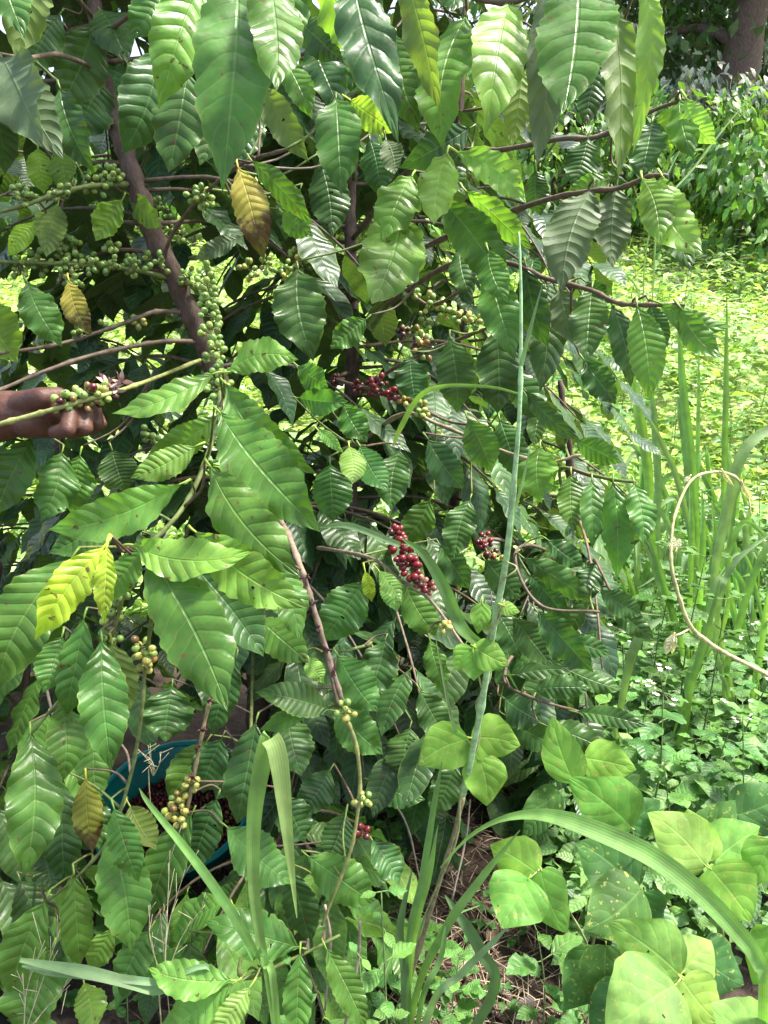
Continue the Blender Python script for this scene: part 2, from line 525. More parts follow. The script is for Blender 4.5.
A.limb('branch', [(97, 40, 1.28), (150, 0, 1.0), (200, -28, .84), (250, -42, .76), (310, -48, .74)], mm(4, 3.6, 3.2, 2.8, 2), BROWNST, nodes=5)
A.limb('branch', [(100, 70, 1.28), (60, 55, 1.05), (25, 58, .92), (-20, 50, .88)], mm(3.6, 3.2, 2.8, 2), BROWNST, nodes=4)
A.limb('branch', [(96, 20, 1.28), (60, -20, 1.0), (20, -42, .86), (-20, -50, .82)], mm(3.6, 3.2, 2.8, 2), BROWNST, nodes=4)
A.limb('branch', [(255, 600, 1.66), (250, 780, 1.35), (255, 900, 1.2), (240, 975, 1.08), (290, 960, 1.08), (340, 935, 1.1)], mm(3.6, 3.2, 3, 2.6, 2.4, 2), GREENST, nodes=6)
# tree B
Bt.limb('branch', [(352, 372, 1.64), (335, 378, 1.5), (362, 387, 1.38), (385, 392, 1.34), (410, 402, 1.32), (445, 420, 1.28), (470, 425, 1.24)], mm(4, 3.4, 3.2, 3, 2.8, 2.4, 2), BROWNST, nodes=6)
Bt.limb('branch', [(350, 555, 1.76), (318, 548, 1.5), (345, 552, 1.3), (375, 560, 1.2), (400, 580, 1.18), (430, 600, 1.16), (458, 638, 1.15), (470, 655, 1.15)], mm(4, 3.6, 3.2, 3, 2.8, 2.4, 2.2, 1.8), (.24, .19, .13, 0), nodes=7)
Bt.limb('branch', [(352, 400, 1.65), (385, 374, 1.4), (425, 353, 1.28), (465, 337, 1.15), (495, 325, 1.06)], mm(4, 3.4, 3, 2.6, 2), BROWNST, nodes=6)
Bt.limb('branch', [(352, 300, 1.61), (395, 285, 1.4), (430, 305, 1.35), (470, 285, 1.15)], mm(4, 3.4, 3, 2), BROWNST, nodes=5)
Bt.limb('branch', [(355, 180, 1.6), (345, 110, 1.25), (350, 98, 1.05), (372, 84, 1.0), (400, 70, .95)], mm(4, 3.4, 3, 2.6, 2), GREENST, nodes=4)
Bt.limb('branch', [(356, 100, 1.6), (370, 0, 1.15), (400, -36, .84), (450, -10, .82), (510, 2, .80), (570, -22, .75), (640, -28, .78)], mm(5, 4.5, 3.6, 3.2, 3, 2.6, 2), BROWNST, nodes=7)
Bt.limb('branch', [(353, 250, 1.6), (420, 210, 1.2), (452, 152, .86), (460, 152, .84)], mm(4.5, 3.4, 2.4, 2), GREENST, nodes=5)
Bt.limb('branch', [(352, 240, 1.6), (420, 160, 1.3), (500, 150, 1.1), (560, 139, 1.02), (600, 136, 1.0), (650, 112, .97), (684, 99, .93)], mm(5, 4, 3.6, 3.2, 3, 2.4, 2), BROWNST, nodes=8)
Bt.limb('branch', [(352, 285, 1.6), (440, 240, 1.25), (530, 205, 1.0), (585, 192, .89), (620, 188, .86), (650, 176, .83), (668, 176, .82)], mm(5, 4, 3.4, 3, 2.6, 2.2, 2), BROWNST, nodes=8)
Bt.limb('branch', [(352, 330, 1.62), (440, 270, 1.2), (500, 262, .96), (545, 278, .93), (590, 290, .9), (618, 303, .87), (650, 305, .84), (685, 305, .82)], mm(5, 4, 3.4, 3, 2.8, 2.6, 2.4, 1.8), BROWNST, nodes=9)
Bt.limb('branch', [(352, 450, 1.7), (400, 415, 1.4), (440, 425, 1.25), (500, 450, 1.12), (545, 462, 1.05), (580, 455, 1.02)], mm(4.5, 3.6, 3, 2.6, 2.2, 1.8), (.26, .22, .14, 0), nodes=8)
Bt.limb('branch', [(351, 480, 1.72), (340, 455, 1.4), (352, 446, 1.22), (366, 446, 1.2)], mm(3.6, 3, 2.4, 1.8), GREENST, nodes=4)
Bt.limb('branch', [(352, 620, 1.82), (372, 640, 1.45), (350, 650, 1.22), (338, 656, 1.2), (335, 706, 1.2)], mm(3.6, 3, 2.4, 2.2, 1.8), GREENST, nodes=4)
# tree C
Ct.limb('branch', [(566, 500, 1.83), (560, 470, 1.4), (590, 475, 1.12), (615, 480, 1.06), (636, 482, 1.04)], mm(4, 3.2, 2.8, 2.4, 2), GREENST, nodes=5)
Ct.limb('branch', [(568, 560, 1.9), (530, 545, 1.5), (515, 560, 1.3), (540, 605, 1.24), (600, 612, 1.2)], mm(4, 3.2, 2.8, 2.4, 2), BROWNST, nodes=5)
Ct.limb('branch', [(568, 640, 1.98), (520, 650, 1.55), (505, 680, 1.35), (530, 697, 1.28), (580, 712, 1.24)], mm(4, 3.2, 2.8, 2.4, 2), BROWNST, nodes=5)
Ct.limb('branch', [(566, 600, 1.95), (600, 580, 1.5), (595, 560, 1.3), (610, 590, 1.25)], mm(4, 3.2, 2.8, 2), BROWNST, nodes=4)
Ct.limb('branch', [(566, 560, 1.9), (500, 540, 1.6), (485, 545, 1.45), (497, 570, 1.44)], mm(3.4, 3, 2.6, 2), BROWNST, nodes=4)

# leaves traced one by one: tree bx by tx ty width depth tone [roll depth_change bend fold]
LEAVES = """
A -2 -45 23 33 42 .82 g
A 42 -32 17 62 44 .88 u 20
A 2 58 42 146 58 .88 k 18 -.05 .04
A 30 70 63 158 42 .90 k 20 -.05
A 60 88 92 170 40 .94 d 10
A 158 48 124 153 58 1.02 d -10 0 .05
A 188 72 169 174 52 .97 d 15 0 .03
A 205 -18 164 103 56 .75 l -10 -.02 -.06
A 238 -34 222 180 80 .72 g 4 -.06 .02 .12
A 264 -36 276 94 54 .69 g -12 -.05 .03
A 300 -46 292 53 44 .73 g 8
A 168 -22 130 37 42 .82 g 10
A 318 -20 372 56 48 .95 T 25
A 297 20 342 62 34 1.0 d
B 352 -30 399 135 56 .74 d -12 -.03 -.04
B 402 -30 437 110 36 .78 u 20
B 396 36 416 127 48 .84 g
B 467 16 441 143 52 .83 g 22 -.04 -.06 .3
B 510 2 490 122 58 .80 l -8 -.05 -.03 .2
B 522 68 512 150 30 .88 u
B 545 -20 540 173 42 .74 k 10 .02 .04
B 578 -25 563 123 74 .70 g 6 -.06 .03 .15
B 612 5 618 179 40 .82 u -14 -.02 .02
B 640 -26 630 152 26 .78 P 25 -.02 .10
B 602 60 586 129 26 .88 d
A 263 86 307 161 30 .98 u 15
A 285 60 312 117 30 1.02 g
A 336 98 341 194 46 .92 g 8 -.04 .02 .12
B 350 100 396 132 30 1.0 T
A 238 167 262 257 38 .97 o 5 0 .03
A 252 161 314 226 24 .97 g 25 0 .06
A 320 160 332 238 42 1.12 d
A 282 212 312 236 28 1.12 g
A 241 236 194 259 18 1.1 k
B 412 176 384 240 46 .88 l 12 -.03
B 402 212 371 309 62 .88 l 5 -.05 .04
B 447 153 434 226 40 .82 y 10 -.02 -.03
B 457 152 527 205 32 .82 y -12 -.02 .08
B 440 200 504 292 46 .93 g 0 0 .06
B 466 191 530 252 28 .92 l 25 0 .05
B 386 140 396 180 24 .98 k
B 470 128 402 168 40 1.15 d
B 430 135 465 195 34 1.2 d
B 592 190 562 292 50 .88 k 14 -.03 -.05
B 617 184 612 270 38 .87 k -8
B 642 178 659 244 36 .82 y 10 -.03 .08
B 662 176 704 257 44 .81 y -6 -.03 -.12
B 664 205 692 272 32 .87 d
B 678 102 671 152 28 .96 T 30
B 680 100 692 156 30 .93 g 5
B 686 98 716 144 28 .91 y 0 0 -.1
B 652 122 640 180 38 .97 d 10
B 588 138 572 188 36 1.0 d
B 614 176 563 197 20 .98 g 15
B 536 170 540 216 28 1.0 d
A -16 304 16 362 52 1.18 T 15
A 27 282 62 346 36 1.13 g -10 0 -.06
A 69 280 90 334 24 1.18 o 20 0 -.05
A 36 222 8 257 20 1.22 Y
A 38 148 44 194 26 1.22 T
A 57 150 66 193 26 1.22 T 20
A 122 200 97 242 28 1.24 T 15
A 130 195 165 228 24 1.28 T 20
A 58 205 46 257 30 1.24 u 15
A 228 372 299 361 34 .93 l -18 0 -.16
A 213 374 112 415 30 .92 l 28 -.03 .10
A 226 384 314 472 46 .88 g 5 -.03 -.10
A 220 413 318 527 66 .82 g -6 -.04 -.04 .15
A 210 466 300 576 56 .79 g 10 -.04 -.06 .15
A 216 440 250 472 22 .95 g
A 216 416 144 459 34 .92 l -15 0 .05
A 196 446 130 478 32 .90 l 10
A 180 484 46 533 44 .82 l -10 -.03 .05 .15
A 126 512 50 553 42 .87 g
A 32 438 -6 517 44 1.02 g 12
A 62 452 40 522 42 1.07 g
A 80 455 70 517 40 1.08 g 15
A 112 450 126 492 40 1.08 d
A 133 545 254 554 44 .74 l -18 -.02 -.12 .2
A 196 532 306 609 48 .77 l 15 -.03 -.03
A 148 555 229 712 68 .73 g 8 -.05 .04 .12
A 194 566 263 657 62 .88 d -8 0 .02
A 258 618 309 663 38 1.02 g
A 72 558 -6 692 60 .73 g 14 -.03 -.06
A 104 547 36 642 40 .69 Y -8 -.03 -.06
A 107 546 102 623 20 .69 Y 25
A 141 548 100 602 30 .84 l 15
A 102 640 113 770 46 .84 g -6 -.04 -.03 .15
A 112 643 126 717 34 .87 u 10
A 62 636 45 692 36 .90 g
A 84 618 62 720 34 .88 g 15 0 .04
A 60 703 62 783 40 .90 g
A 30 733 25 878 52 .84 g -8 -.05 .04
A 172 686 165 742 50 1.32 d
A 236 658 214 738 36 1.15 d
A 331 710 258 691 34 1.04 d 10
A 312 706 258 729 20 1.03 g 20
B 364 582 322 642 46 1.2 G 5
B 338 655 378 712 46 1.16 G 0 0 -.04
B 336 707 383 754 42 1.2 G
B 365 571 372 602 14 1.15 Y
B 379 571 402 602 18 1.15 y
A 308 657 324 682 20 1.1 y
A 256 722 234 827 46 1.0 d 14
A 288 716 302 776 42 1.1 d
B 298 268 313 357 52 1.05 d
B 366 319 330 349 26 1.25 g
B 298 366 329 387 28 1.15 G
B 299 398 347 402 30 1.18 G
B 344 404 367 442 30 1.2 G
B 318 430 342 452 14 1.15 y
B 349 446 352 485 26 1.15 y
B 360 446 388 492 30 1.16 G
B 330 464 333 522 40 1.2 G
B 450 338 456 413 40 1.08 d
B 496 328 498 414 48 1.03 d
B 410 357 416 402 36 1.15 d
B 487 268 513 358 38 .93 g 8
B 488 250 506 300 30 .9 g
B 460 248 471 297 28 1.05 d
B 526 267 546 348 34 .93 d 12
B 545 288 540 392 36 1.02 d
B 560 288 573 344 32 .98 k
B 592 288 586 363 38 .93 d 10
B 612 305 632 387 30 .88 d -8
B 637 306 649 399 36 .83 g 8 -.02
B 650 304 668 347 22 .87 d
B 660 303 732 327 24 .83 g -10 -.02 -.12
B 680 307 722 358 26 .82 g 5 -.02 -.08
B 584 360 616 404 30 1.0 d
B 586 282 614 302 20 .96 d
B 428 439 464 489 34 1.12 d
B 468 419 492 472 34 1.1 g
B 526 391 582 442 20 1.03 d
B 540 447 541 502 38 1.0 l 15
B 576 440 622 463 26 1.05 g
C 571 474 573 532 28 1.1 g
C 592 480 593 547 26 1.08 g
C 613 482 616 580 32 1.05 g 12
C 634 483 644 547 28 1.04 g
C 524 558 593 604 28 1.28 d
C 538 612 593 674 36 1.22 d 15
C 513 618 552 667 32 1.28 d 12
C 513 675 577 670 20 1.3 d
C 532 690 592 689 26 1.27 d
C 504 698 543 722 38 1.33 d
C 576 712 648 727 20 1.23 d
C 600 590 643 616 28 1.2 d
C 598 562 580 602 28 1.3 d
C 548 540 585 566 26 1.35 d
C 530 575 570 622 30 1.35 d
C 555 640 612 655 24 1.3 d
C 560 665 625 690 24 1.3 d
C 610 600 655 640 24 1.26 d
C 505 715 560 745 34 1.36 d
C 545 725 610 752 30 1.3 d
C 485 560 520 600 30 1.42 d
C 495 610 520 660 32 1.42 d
B 406 586 438 637 36 1.22 g
B 386 573 397 612 26 1.18 y
B 430 640 446 697 24 1.2 g
B 410 728 400 782 42 1.35 d
B 370 780 425 800 30 1.4 d
B 455 760 430 815 34 1.35 d
A 60 778 63 890 36 1.06 d
A 86 778 93 852 30 1.03 O
A 44 838 56 894 34 1.08 d
A 114 808 139 884 32 1.0 g
A 110 832 131 952 52 1.03 g 8 -.03 .05
A 130 806 157 851 32 1.06 u
A 74 874 81 971 32 1.0 g -8
A 46 900 10 1003 46 1.0 g 10 0 -.04
A 52 948 18 1042 54 1.03 g
A 192 814 150 917 42 1.12 g
A 217 798 190 872 36 1.16 d
A 227 827 291 884 44 1.1 g
A 286 796 306 842 38 1.15 d
A 299 947 205 921 46 1.06 g
A 292 872 311 942 36 1.15 d
A 308 856 376 906 44 1.12 g
A 231 980 147 968 36 .98 l 0 0 -.06
A 233 984 158 1042 40 .98 l
A 250 987 212 1042 26 .98 y
A 300 953 297 1045 30 1.02 g
A 326 948 367 1032 30 1.06 g
A 112 928 88 972 28 1.12 l
A 84 983 93 1034 32 1.08 l
A 60 15 30 75 44 1.15 d
A 92 25 58 108 52 1.2 d
A 100 75 70 140 50 1.25 d
A 118 60 108 130 44 1.3 d
A 215 90 200 165 44 1.15 d
A 255 100 240 165 36 1.2 d
A 300 190 285 240 30 1.2 d
A 370 140 380 195 34 1.15 d
A 365 60 372 110 34 1.15 d
"""
LEAVES += '''A 207 741 168 803 38 1.35 g
A 222 738 200 796 36 1.28 d
A 96 732 99 802 36 1.12 g
A 84 790 100 850 34 1.2 d
A 245 745 216 800 34 1.3 d
A 150 930 118 1000 36 1.08 g
A 190 940 205 1010 34 1.12 d
A 20 880 38 950 40 1.1 d
A 268 560 300 640 40 .95 g
A 330 770 300 815 34 1.22 d
A 372 840 400 885 32 1.3 d
A 345 812 325 865 34 1.25 d
B 470 500 455 560 34 1.25 d
B 312 42 340 108 46 1.12 d
B 348 45 332 112 42 1.15 d
B 100 10 128 62 44 1.2 d
B 440 545 470 590 30 1.3 d
B 420 690 448 740 34 1.3 d
B 385 640 365 700 38 1.3 d
B 500 420 520 480 34 1.15 d
B 400 450 392 512 36 1.2 d
B 430 500 400 545 32 1.3 g
B 510 370 545 420 32 1.1 d
'''
LABELS_PART = {'o': 'yellow leaf blotched with brown', 'Y': 'bright lime young leaf', 'y': 'pale lime young leaf', 'O': 'green leaf turning yellow'}
TR = {'A': A, 'B': Bt, 'C': Ct}
for ln in LEAVES.strip().splitlines():
    q = ln.split()
    tr = TR[q[0]]
    bx, by, tx, ty, w, d = [float(c) for c in q[1:7]]
    tone = q[7]
    ex = [float(c) for c in q[8:]]
    roll = R(ex[0]) if len(ex) > 0 else R(rng.uniform(-16, 16))
    dd = ex[1] if len(ex) > 1 else rng.uniform(-.04, .015)
    bend = ex[2] if len(ex) > 2 else rng.uniform(-.06, .06)
    fold = ex[3] if len(ex) > 3 else rng.uniform(.0, .3)
    B0, T0 = P(bx, by, d), P(tx, ty, d + dd)
    AA, S, N = frame(B0, T0, roll)
    if np.dot(S, RT) < 0:           # bend is measured to the right of the picture
        bend = -bend
    if bend != 0 and abs(AA[0]) > .75 and np.dot(S, UP) > 0:
        pass
    L = np.linalg.norm(T0 - B0)
    hw = w * d / FPX / 2 / math.cos(roll) * rng.uniform(.93, 1.03)
    flip = tone in 'ukTP'
    NN = -N if flip else N
    mb = MB()
    leaf_geo(mb, B0, AA, S, NN, L, hw, jit(TONE[tone]), 40, 10, arch=rng.uniform(.03, .09) * (-1 if flip else 1), bend=bend,
             fold=fold * (-.6 if flip else 1), wave=rng.uniform(.08, .26), curl=rng.uniform(-.05, .3), twist=rng.uniform(-.6, .6), ph=rng.rand() * 6,
             nw=rng.uniform(2.2, 3.6), hook=rng.uniform(-.9, .4), holes=.006 if rng.rand() < .22 else 0)
    o = mb.build('leaf', M_OLD if tone in 'oO' else M_COFFEE, tr.root)
    if tone in LABELS_PART: o['label'] = LABELS_PART[tone]
    tr.leaves += 1
    base = B0 - AA * .012 - NN * .004
    npt, dist = tr.nearest(base)
    if .012 < dist < .4:
        tb = MB()
        midp = (base + npt) / 2 + np.array([0, .02, -.10 * dist]) + (rng.rand(3) - .5) * .12 * dist
        tube(tb, [base, midp, npt], [.0013, .0016, .0019], jit(GREENST if rng.rand() < .5 else BROWNST), 6, 10, .1)
        tb.build('twig', M_STEM, tr.root)

# ------------------------------------------------------------------ side shoots that fill the inside of each tree
def leaf_free(mb, B, D, facing, L, hw, tint, rows=14, cols=4, quilt=.8, **kw):
    AA = nrm(D)
    S = np.cross(AA, facing)
    if np.linalg.norm(S) < .1: S = np.cross(AA, [1, .2, .1])
    S = nrm(S); N = np.cross(S, AA)
    if np.dot(N, facing) < 0: N = -N
    leaf_geo(mb, B, AA, S, N, L, hw, tint, rows, cols, arch=kw.get('arch', rng.uniform(.0, .1)), bend=rng.uniform(-.05, .05), fold=rng.uniform(0, .3),
             wave=rng.uniform(.05, .2), curl=rng.uniform(0, .2), twist=rng.uniform(-.4, .4), ph=rng.rand() * 6, quilt=quilt,
             prof=kw.get('prof', 'coffee'), petiole=kw.get('petiole', .01), nv=kw.get('nv', 10))


def hidden(q):
    d = q @ FW
    px = 384 + FPX * (q @ RT) / d; py = 512 - FPX * (q @ UP) / d
    if py < -40: return d < .9
    if d < 1.28: return True
    if px > 650 and py > 330 and d < 2.6: return True
    if 590 < px < 770 and py > 560 and d < 2.6 and px > 590 + (700 - py) * .3: return True
    for x0, x1, y0, y1, dm in ((88, 250, 715, 885, 2.6), (375, 445, 510, 610, 1.3), (325, 435, 360, 420, 1.5), (470, 505, 525, 575, 1.55), (395, 490, 280, 350, 1.45)):
        if x0 < px < x1 and y0 < py < y1 and d < dm: return True
    return False


DMIN = 1.28      # the side shoots stay behind the shoots in front


def shoot(tr, o, az, length, droop, npair, tones, ls=(.11, .17)):
    dirv = np.array([math.cos(az), math.sin(az), 0])
    n = 12
    t = np.linspace(0, 1, n)
    pts = np.array([o + dirv * length * q * (1 - .15 * q) + np.array([0, 0, length * (.22 * q - droop * q * q)]) for q in t])
    keep = sum(not hidden(p - CAM) for p in pts[5:])
    if keep < 5 or (npair and hidden(pts[-1] - CAM) and hidden(pts[-3] - CAM)): return
    mb = MB()
    tube(mb, pts[[0, 3, 6, 9, 11]], [.0032, .0028, .0024, .0018, .0012], jit(BROWNST), 6, 14, .1, nodes=npair)
    mb.build('branch', M_STEM, tr.root)
    side = np.array([-dirv[1], dirv[0], 0])
    for k in range(npair):
        q = .25 + .75 * k / max(1, npair - 1)
        p = np.array([np.interp(q, t, pts[:, i]) for i in range(3)])
        for s in (-1, 1):
            if rng.rand() < .12: continue
            D = side * s * rng.uniform(.35, .9) + dirv * rng.uniform(.2, .6) + np.array([0, 0, -rng.uniform(.35, 1.1)])
            fac = np.array([0, 0, 1.0]) + dirv * rng.uniform(.0, .8) + side * s * .35
            L = rng.uniform(*ls)
            q_ = p + D * L * .6 - CAM
            if hidden(q_): continue
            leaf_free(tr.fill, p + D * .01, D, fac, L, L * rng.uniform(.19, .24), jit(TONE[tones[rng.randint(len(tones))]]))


def trunk_at(tp, z):
    c = spline(tp, 80)
    return c[int(np.argmin(np.abs(c[:, 2] - z)))]


Dt = Tree('coffee_tree', [*G(60, 690)[:2], 0], 'coffee tree standing behind the leaning brown trunk at the left edge', 'coffee tree')
trunkD = [P(70, -60, 2.1), P(62, 150, 2.1), P(66, 330, 2.15), P(58, 480, 2.25), Dt.loc + [0, 0, -.03]]
Dt.limb('trunk', trunkD, [.007, .010, .013, .016], world=True, sides=10, n=40, jitter=.2, nodes=14)
Et = Tree('coffee_tree', [*G(452, 660)[:2], 0], 'coffee tree standing behind the tall pale grass stalk, deeper in the shade', 'coffee tree')
trunkE = [P(470, -60, 2.1), P(458, 150, 2.1), P(462, 330, 2.15), P(455, 480, 2.25), Et.loc + [0, 0, -.03]]
Et.limb('trunk', trunkE, [.007, .010, .013, .016], world=True, sides=10, n=40, jitter=.2, nodes=14)


Ft = Tree('coffee_sapling', [*G(20, 930)[:2], 0], 'small dark coffee sapling under the leaves in the lower left corner', 'coffee sapling')
trunkF = [P(30, 560, 1.55), P(26, 700, 1.6), Ft.loc + [0, 0, -.03]]
Ft.limb('trunk', trunkF, [.004, .007, .009], world=True, sides=8, n=30, jitter=.2, nodes=9)
Ht = Tree('coffee_sapling', [*G(270, 965)[:2], 0], 'small coffee sapling behind the folded grass blade near the bottom', 'coffee sapling')
trunkH = [P(285, 760, 1.5), P(280, 860, 1.55), Ht.loc + [0, 0, -.03]]
Ht.limb('trunk', trunkH, [.004, .006, .008], world=True, sides=8, n=24, jitter=.2, nodes=8)


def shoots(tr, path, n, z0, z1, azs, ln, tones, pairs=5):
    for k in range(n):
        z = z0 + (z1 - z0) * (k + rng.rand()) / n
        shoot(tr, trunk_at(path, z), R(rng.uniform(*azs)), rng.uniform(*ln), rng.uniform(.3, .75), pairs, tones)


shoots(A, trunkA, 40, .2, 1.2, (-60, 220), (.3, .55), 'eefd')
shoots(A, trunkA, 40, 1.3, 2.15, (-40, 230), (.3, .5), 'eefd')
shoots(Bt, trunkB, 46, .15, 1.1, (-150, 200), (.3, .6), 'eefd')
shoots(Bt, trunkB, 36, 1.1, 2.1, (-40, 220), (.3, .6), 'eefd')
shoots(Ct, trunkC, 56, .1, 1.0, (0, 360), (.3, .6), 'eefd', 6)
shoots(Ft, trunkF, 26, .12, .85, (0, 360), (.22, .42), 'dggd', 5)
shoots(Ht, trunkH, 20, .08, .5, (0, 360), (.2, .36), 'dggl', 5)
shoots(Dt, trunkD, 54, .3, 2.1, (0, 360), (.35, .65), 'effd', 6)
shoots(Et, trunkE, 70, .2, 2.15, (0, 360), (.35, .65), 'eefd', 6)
OVER = True        # unseen tree tops above the picture, added to shade the foliage below
topA = [trunkA[0], trunkA[0] + [.02, .05, .3], trunkA[0] + [.0, .1, .7]]
topB = [trunkB[0], trunkB[0] + [0, 0, .3], trunkB[0] + [-.02, .02, .6]]
A.limb('trunk', topA, [.009, .007, .003], world=True, n=20, nodes=8)
Bt.limb('trunk', topB, [.006, .005, .003], world=True, n=20, nodes=8)
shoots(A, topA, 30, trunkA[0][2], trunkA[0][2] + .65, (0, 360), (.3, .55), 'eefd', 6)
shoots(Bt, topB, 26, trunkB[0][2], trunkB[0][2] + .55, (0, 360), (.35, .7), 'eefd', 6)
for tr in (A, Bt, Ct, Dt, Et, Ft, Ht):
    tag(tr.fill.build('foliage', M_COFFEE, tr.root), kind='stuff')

# ------------------------------------------------------------------ berries
BERRYCOL = {'g': (.20, .31, .065), 'G': (.13, .225, .045), 'y': (.33, .35, .085), 'o': (.42, .20, .05), 'b': (.17, .11, .035), 'r': (.22, .012, .018), 'R': (.085, .008, .013), 'k': (.045, .012, .014), 'p': (.38, .16, .11)}


def berry_mesh(colr, name='berry'):
    mb = MB()
    nl, na = 9, 12
    V = []; F = []
    for i in range(nl + 1):
        th = math.pi * i / nl
        for j in range(na):
            ph = 2 * math.pi * j / na
            r = math.sin(th)
            z = math.cos(th) * 1.12
            if i <= 1: z -= .10 * (1 - i)          # the dimple with its disc at the tip
            V.append((r * math.cos(ph), r * math.sin(ph) * .94, z))
    for i in range(nl):
        for j in range(na):
            F.append((i * na + j, (i + 1) * na + j, (i + 1) * na + (j + 1) % na, i * na + (j + 1) % na))
    V = np.array(V) * .0057
    ax_ = nrm(rng.randn(3)); ax2 = nrm(rng.randn(3))
    g_ = (V / .0057) @ ax_; g2 = (V / .0057) @ ax2
    c0 = np.array(colr)[None, :]
    blush = c0 * np.array([1.2, .88, .8]) if colr[1] > .08 else c0 * np.array([.5, .6, .8])
    m_ = np.clip(g_ * .7, 0, 1)[:, None]
    cc = (c0 * (1 - m_) + blush * m_) * (1 + .14 * g2[:, None])
    V = V * np.array([1 + .08 * rng.randn(), 1, 1 + .06 * rng.randn()])
    mb.add(V, F, None, np.concatenate([cc, np.zeros((len(cc), 1))], 1))
    # disc scar
    dv = [(.0014 * math.cos(a) * (1 if q == 0 else .6), .0014 * math.sin(a) * (1 if q == 0 else .6), .0057 * (1.06 if q == 0 else 1.14)) for q in (0, 1) for a in np.linspace(0, 2 * math.pi, 7)[:-1]]
    df = [(j, (j + 1) % 6, 6 + (j + 1) % 6, 6 + j) for j in range(6)] + [tuple(range(6, 12))]
    mb.add(dv, df, None, (.05, .04, .02, 0))
    return mb.mesh(name, M_BERRY)


BM = {}
for k, c in BERRYCOL.items():
    BM[k] = [berry_mesh(jit((*c, 0), .22)[:3]) for _ in range(4)]


def place(o, p, D, s):
    o.location = [float(c) for c in p]
    qv = Vector(D).to_track_quat('Z', 'Y')
    o.rotation_mode = 'QUATERNION'
    o.rotation_quaternion = qv
    o.scale = (s, s, s)


def cluster(tr, path, nb, rad, cols, size=1.0, lab=None):
    """berries packed round the nodes of a branch; path in pixels+depth"""
    pts = spline([P(*q) for q in path], 24) if len(path) > 1 else np.tile(P(*path[0]), (2, 1))
    st = MB()
    cen = []
    for i in range(nb * 30):
        c = pts[rng.randint(len(pts))]
        off = nrm(rng.randn(3)) * rad * (.45 + .55 * rng.rand())
        p = c + off
        if all(np.linalg.norm(p - q[0]) > .0088 * size for q in cen):
            cen.append((p, off, c))
            if len(cen) >= nb: break
    for p, off, c in cen:
        tube(st, [c, p], [.0011, .0008], (.13, .15, .05, 0), 5, 3)
    cl = st.build('berry_cluster', M_STEM, tr.root)
    if lab: cl['label'] = lab
    base = WORLD_LOC(cl)
    for p, off, c in cen:
        k = cols[rng.randint(len(cols))]
        s = size * rng.uniform(.74, .98)
        if tr.nb < 99:
            o = bpy.data.objects.new('berry', BM[k][rng.randint(4)])
            COL.objects.link(o); o.parent = cl
            place(o, p - base, off, s)
            tr.nb += 1
        else:
            me = BM[k][rng.randint(4)]
            nv_ = len(me.vertices)
            co = np.empty(nv_ * 3, np.float32); me.vertices.foreach_get('co', co)
            tn = np.empty(nv_ * 4, np.float32); me.attributes['tint'].data.foreach_get('color', tn)
            rot = np.array(Vector(off).to_track_quat('Z', 'Y').to_matrix())
            tr.extra_berries.add(co.reshape(-1, 3) @ rot.T * s + p, [list(f.vertices) for f in me.polygons], None, tn.reshape(-1, 4))


# tree A: the held twig and the hanging green column first, so that they get single berries
cluster(A, [(62, 403, .92), (82, 398, .93), (104, 393, .95)], 42, .016, 'ggbgyggbRk', 1.0, 'half ripe berries held in the hand')
cluster(A, [(206, 270, 1.14), (212, 315, 1.1), (218, 365, 1.04), (221, 396, 1.0)], 96, .0195, 'gggG', 1.0, 'long hanging column of green berries')
cluster(A, [(176, 800, 1.11), (180, 822, 1.12)], 28, .021, 'yygyb', 1.0, 'yellow and orange berries above the basin')
cluster(A, [(190, 785, 1.115)], 5, .013, 'yy')
cluster(A, [(345, 712, 1.05)], 8, .014, 'yyg')
for cx, cy, dd_, n_ in [(20, 197, 1.17, 14), (52, 188, 1.19, 9), (105, 171, 1.24, 20), (110, 178, 1.25, 8), (90, 183, 1.23, 8)]:
    cluster(A, [(cx, cy, dd_), (cx + 8, cy + 3, dd_)], n_, .018, 'gGG')
for cx in (16, 34, 60, 86, 102, 128, 150):
    cluster(A, [(cx, 263 + rng.uniform(-4, 5), 1.23 + cx * .0004), (cx + 8, 265, 1.24)], 15, .020, 'gGgG')
cluster(A, [(62, 278, 1.23), (80, 280, 1.24)], 10, .014, 'gG')
cluster(A, [(80, 331, 1.23)], 9, .014, 'gG'); cluster(A, [(139, 320, 1.28)], 6, .012, 'yg'); cluster(A, [(103, 326, 1.25)], 2, .008, 'G')
cluster(A, [(200, 194, 1.13), (206, 204, 1.14)], 16, .022, 'Gg')
for cx, cy, dd_, n_ in [(158, 203, 1.34, 10), (166, 222, 1.34, 12), (178, 230, 1.32, 8), (188, 277, 1.3, 10)]:
    cluster(A, [(cx, cy, dd_), (cx + 5, cy + 8, dd_)], n_, .018, 'Gg')
for cx, cy in [(112, 244), (75, 245), (62, 250)]:
    cluster(A, [(cx, cy, 1.26)], 8, .016, 'Gg')
cluster(A, [(116, 594, .87), (120, 590, .87)], 10, .014, 'gG'); cluster(A, [(110, 612, .88)], 9, .012, 'gG'); cluster(A, [(104, 640, .89), (116, 642, .89)], 7, .012, 'gG')
cluster(A, [(141, 645, .96), (146, 655, .97)], 12, .014, 'ygb'); cluster(A, [(148, 662, .98)], 7, .012, 'yok')
cluster(A, [(150, 430, 1.15), (152, 440, 1.15)], 8, .014, 'Gg')
cluster(A, [(362, 800, 1.08), (366, 802, 1.09)], 8, .012, 'gy'); cluster(A, [(362, 832, 1.1)], 6, .012, 'rR')
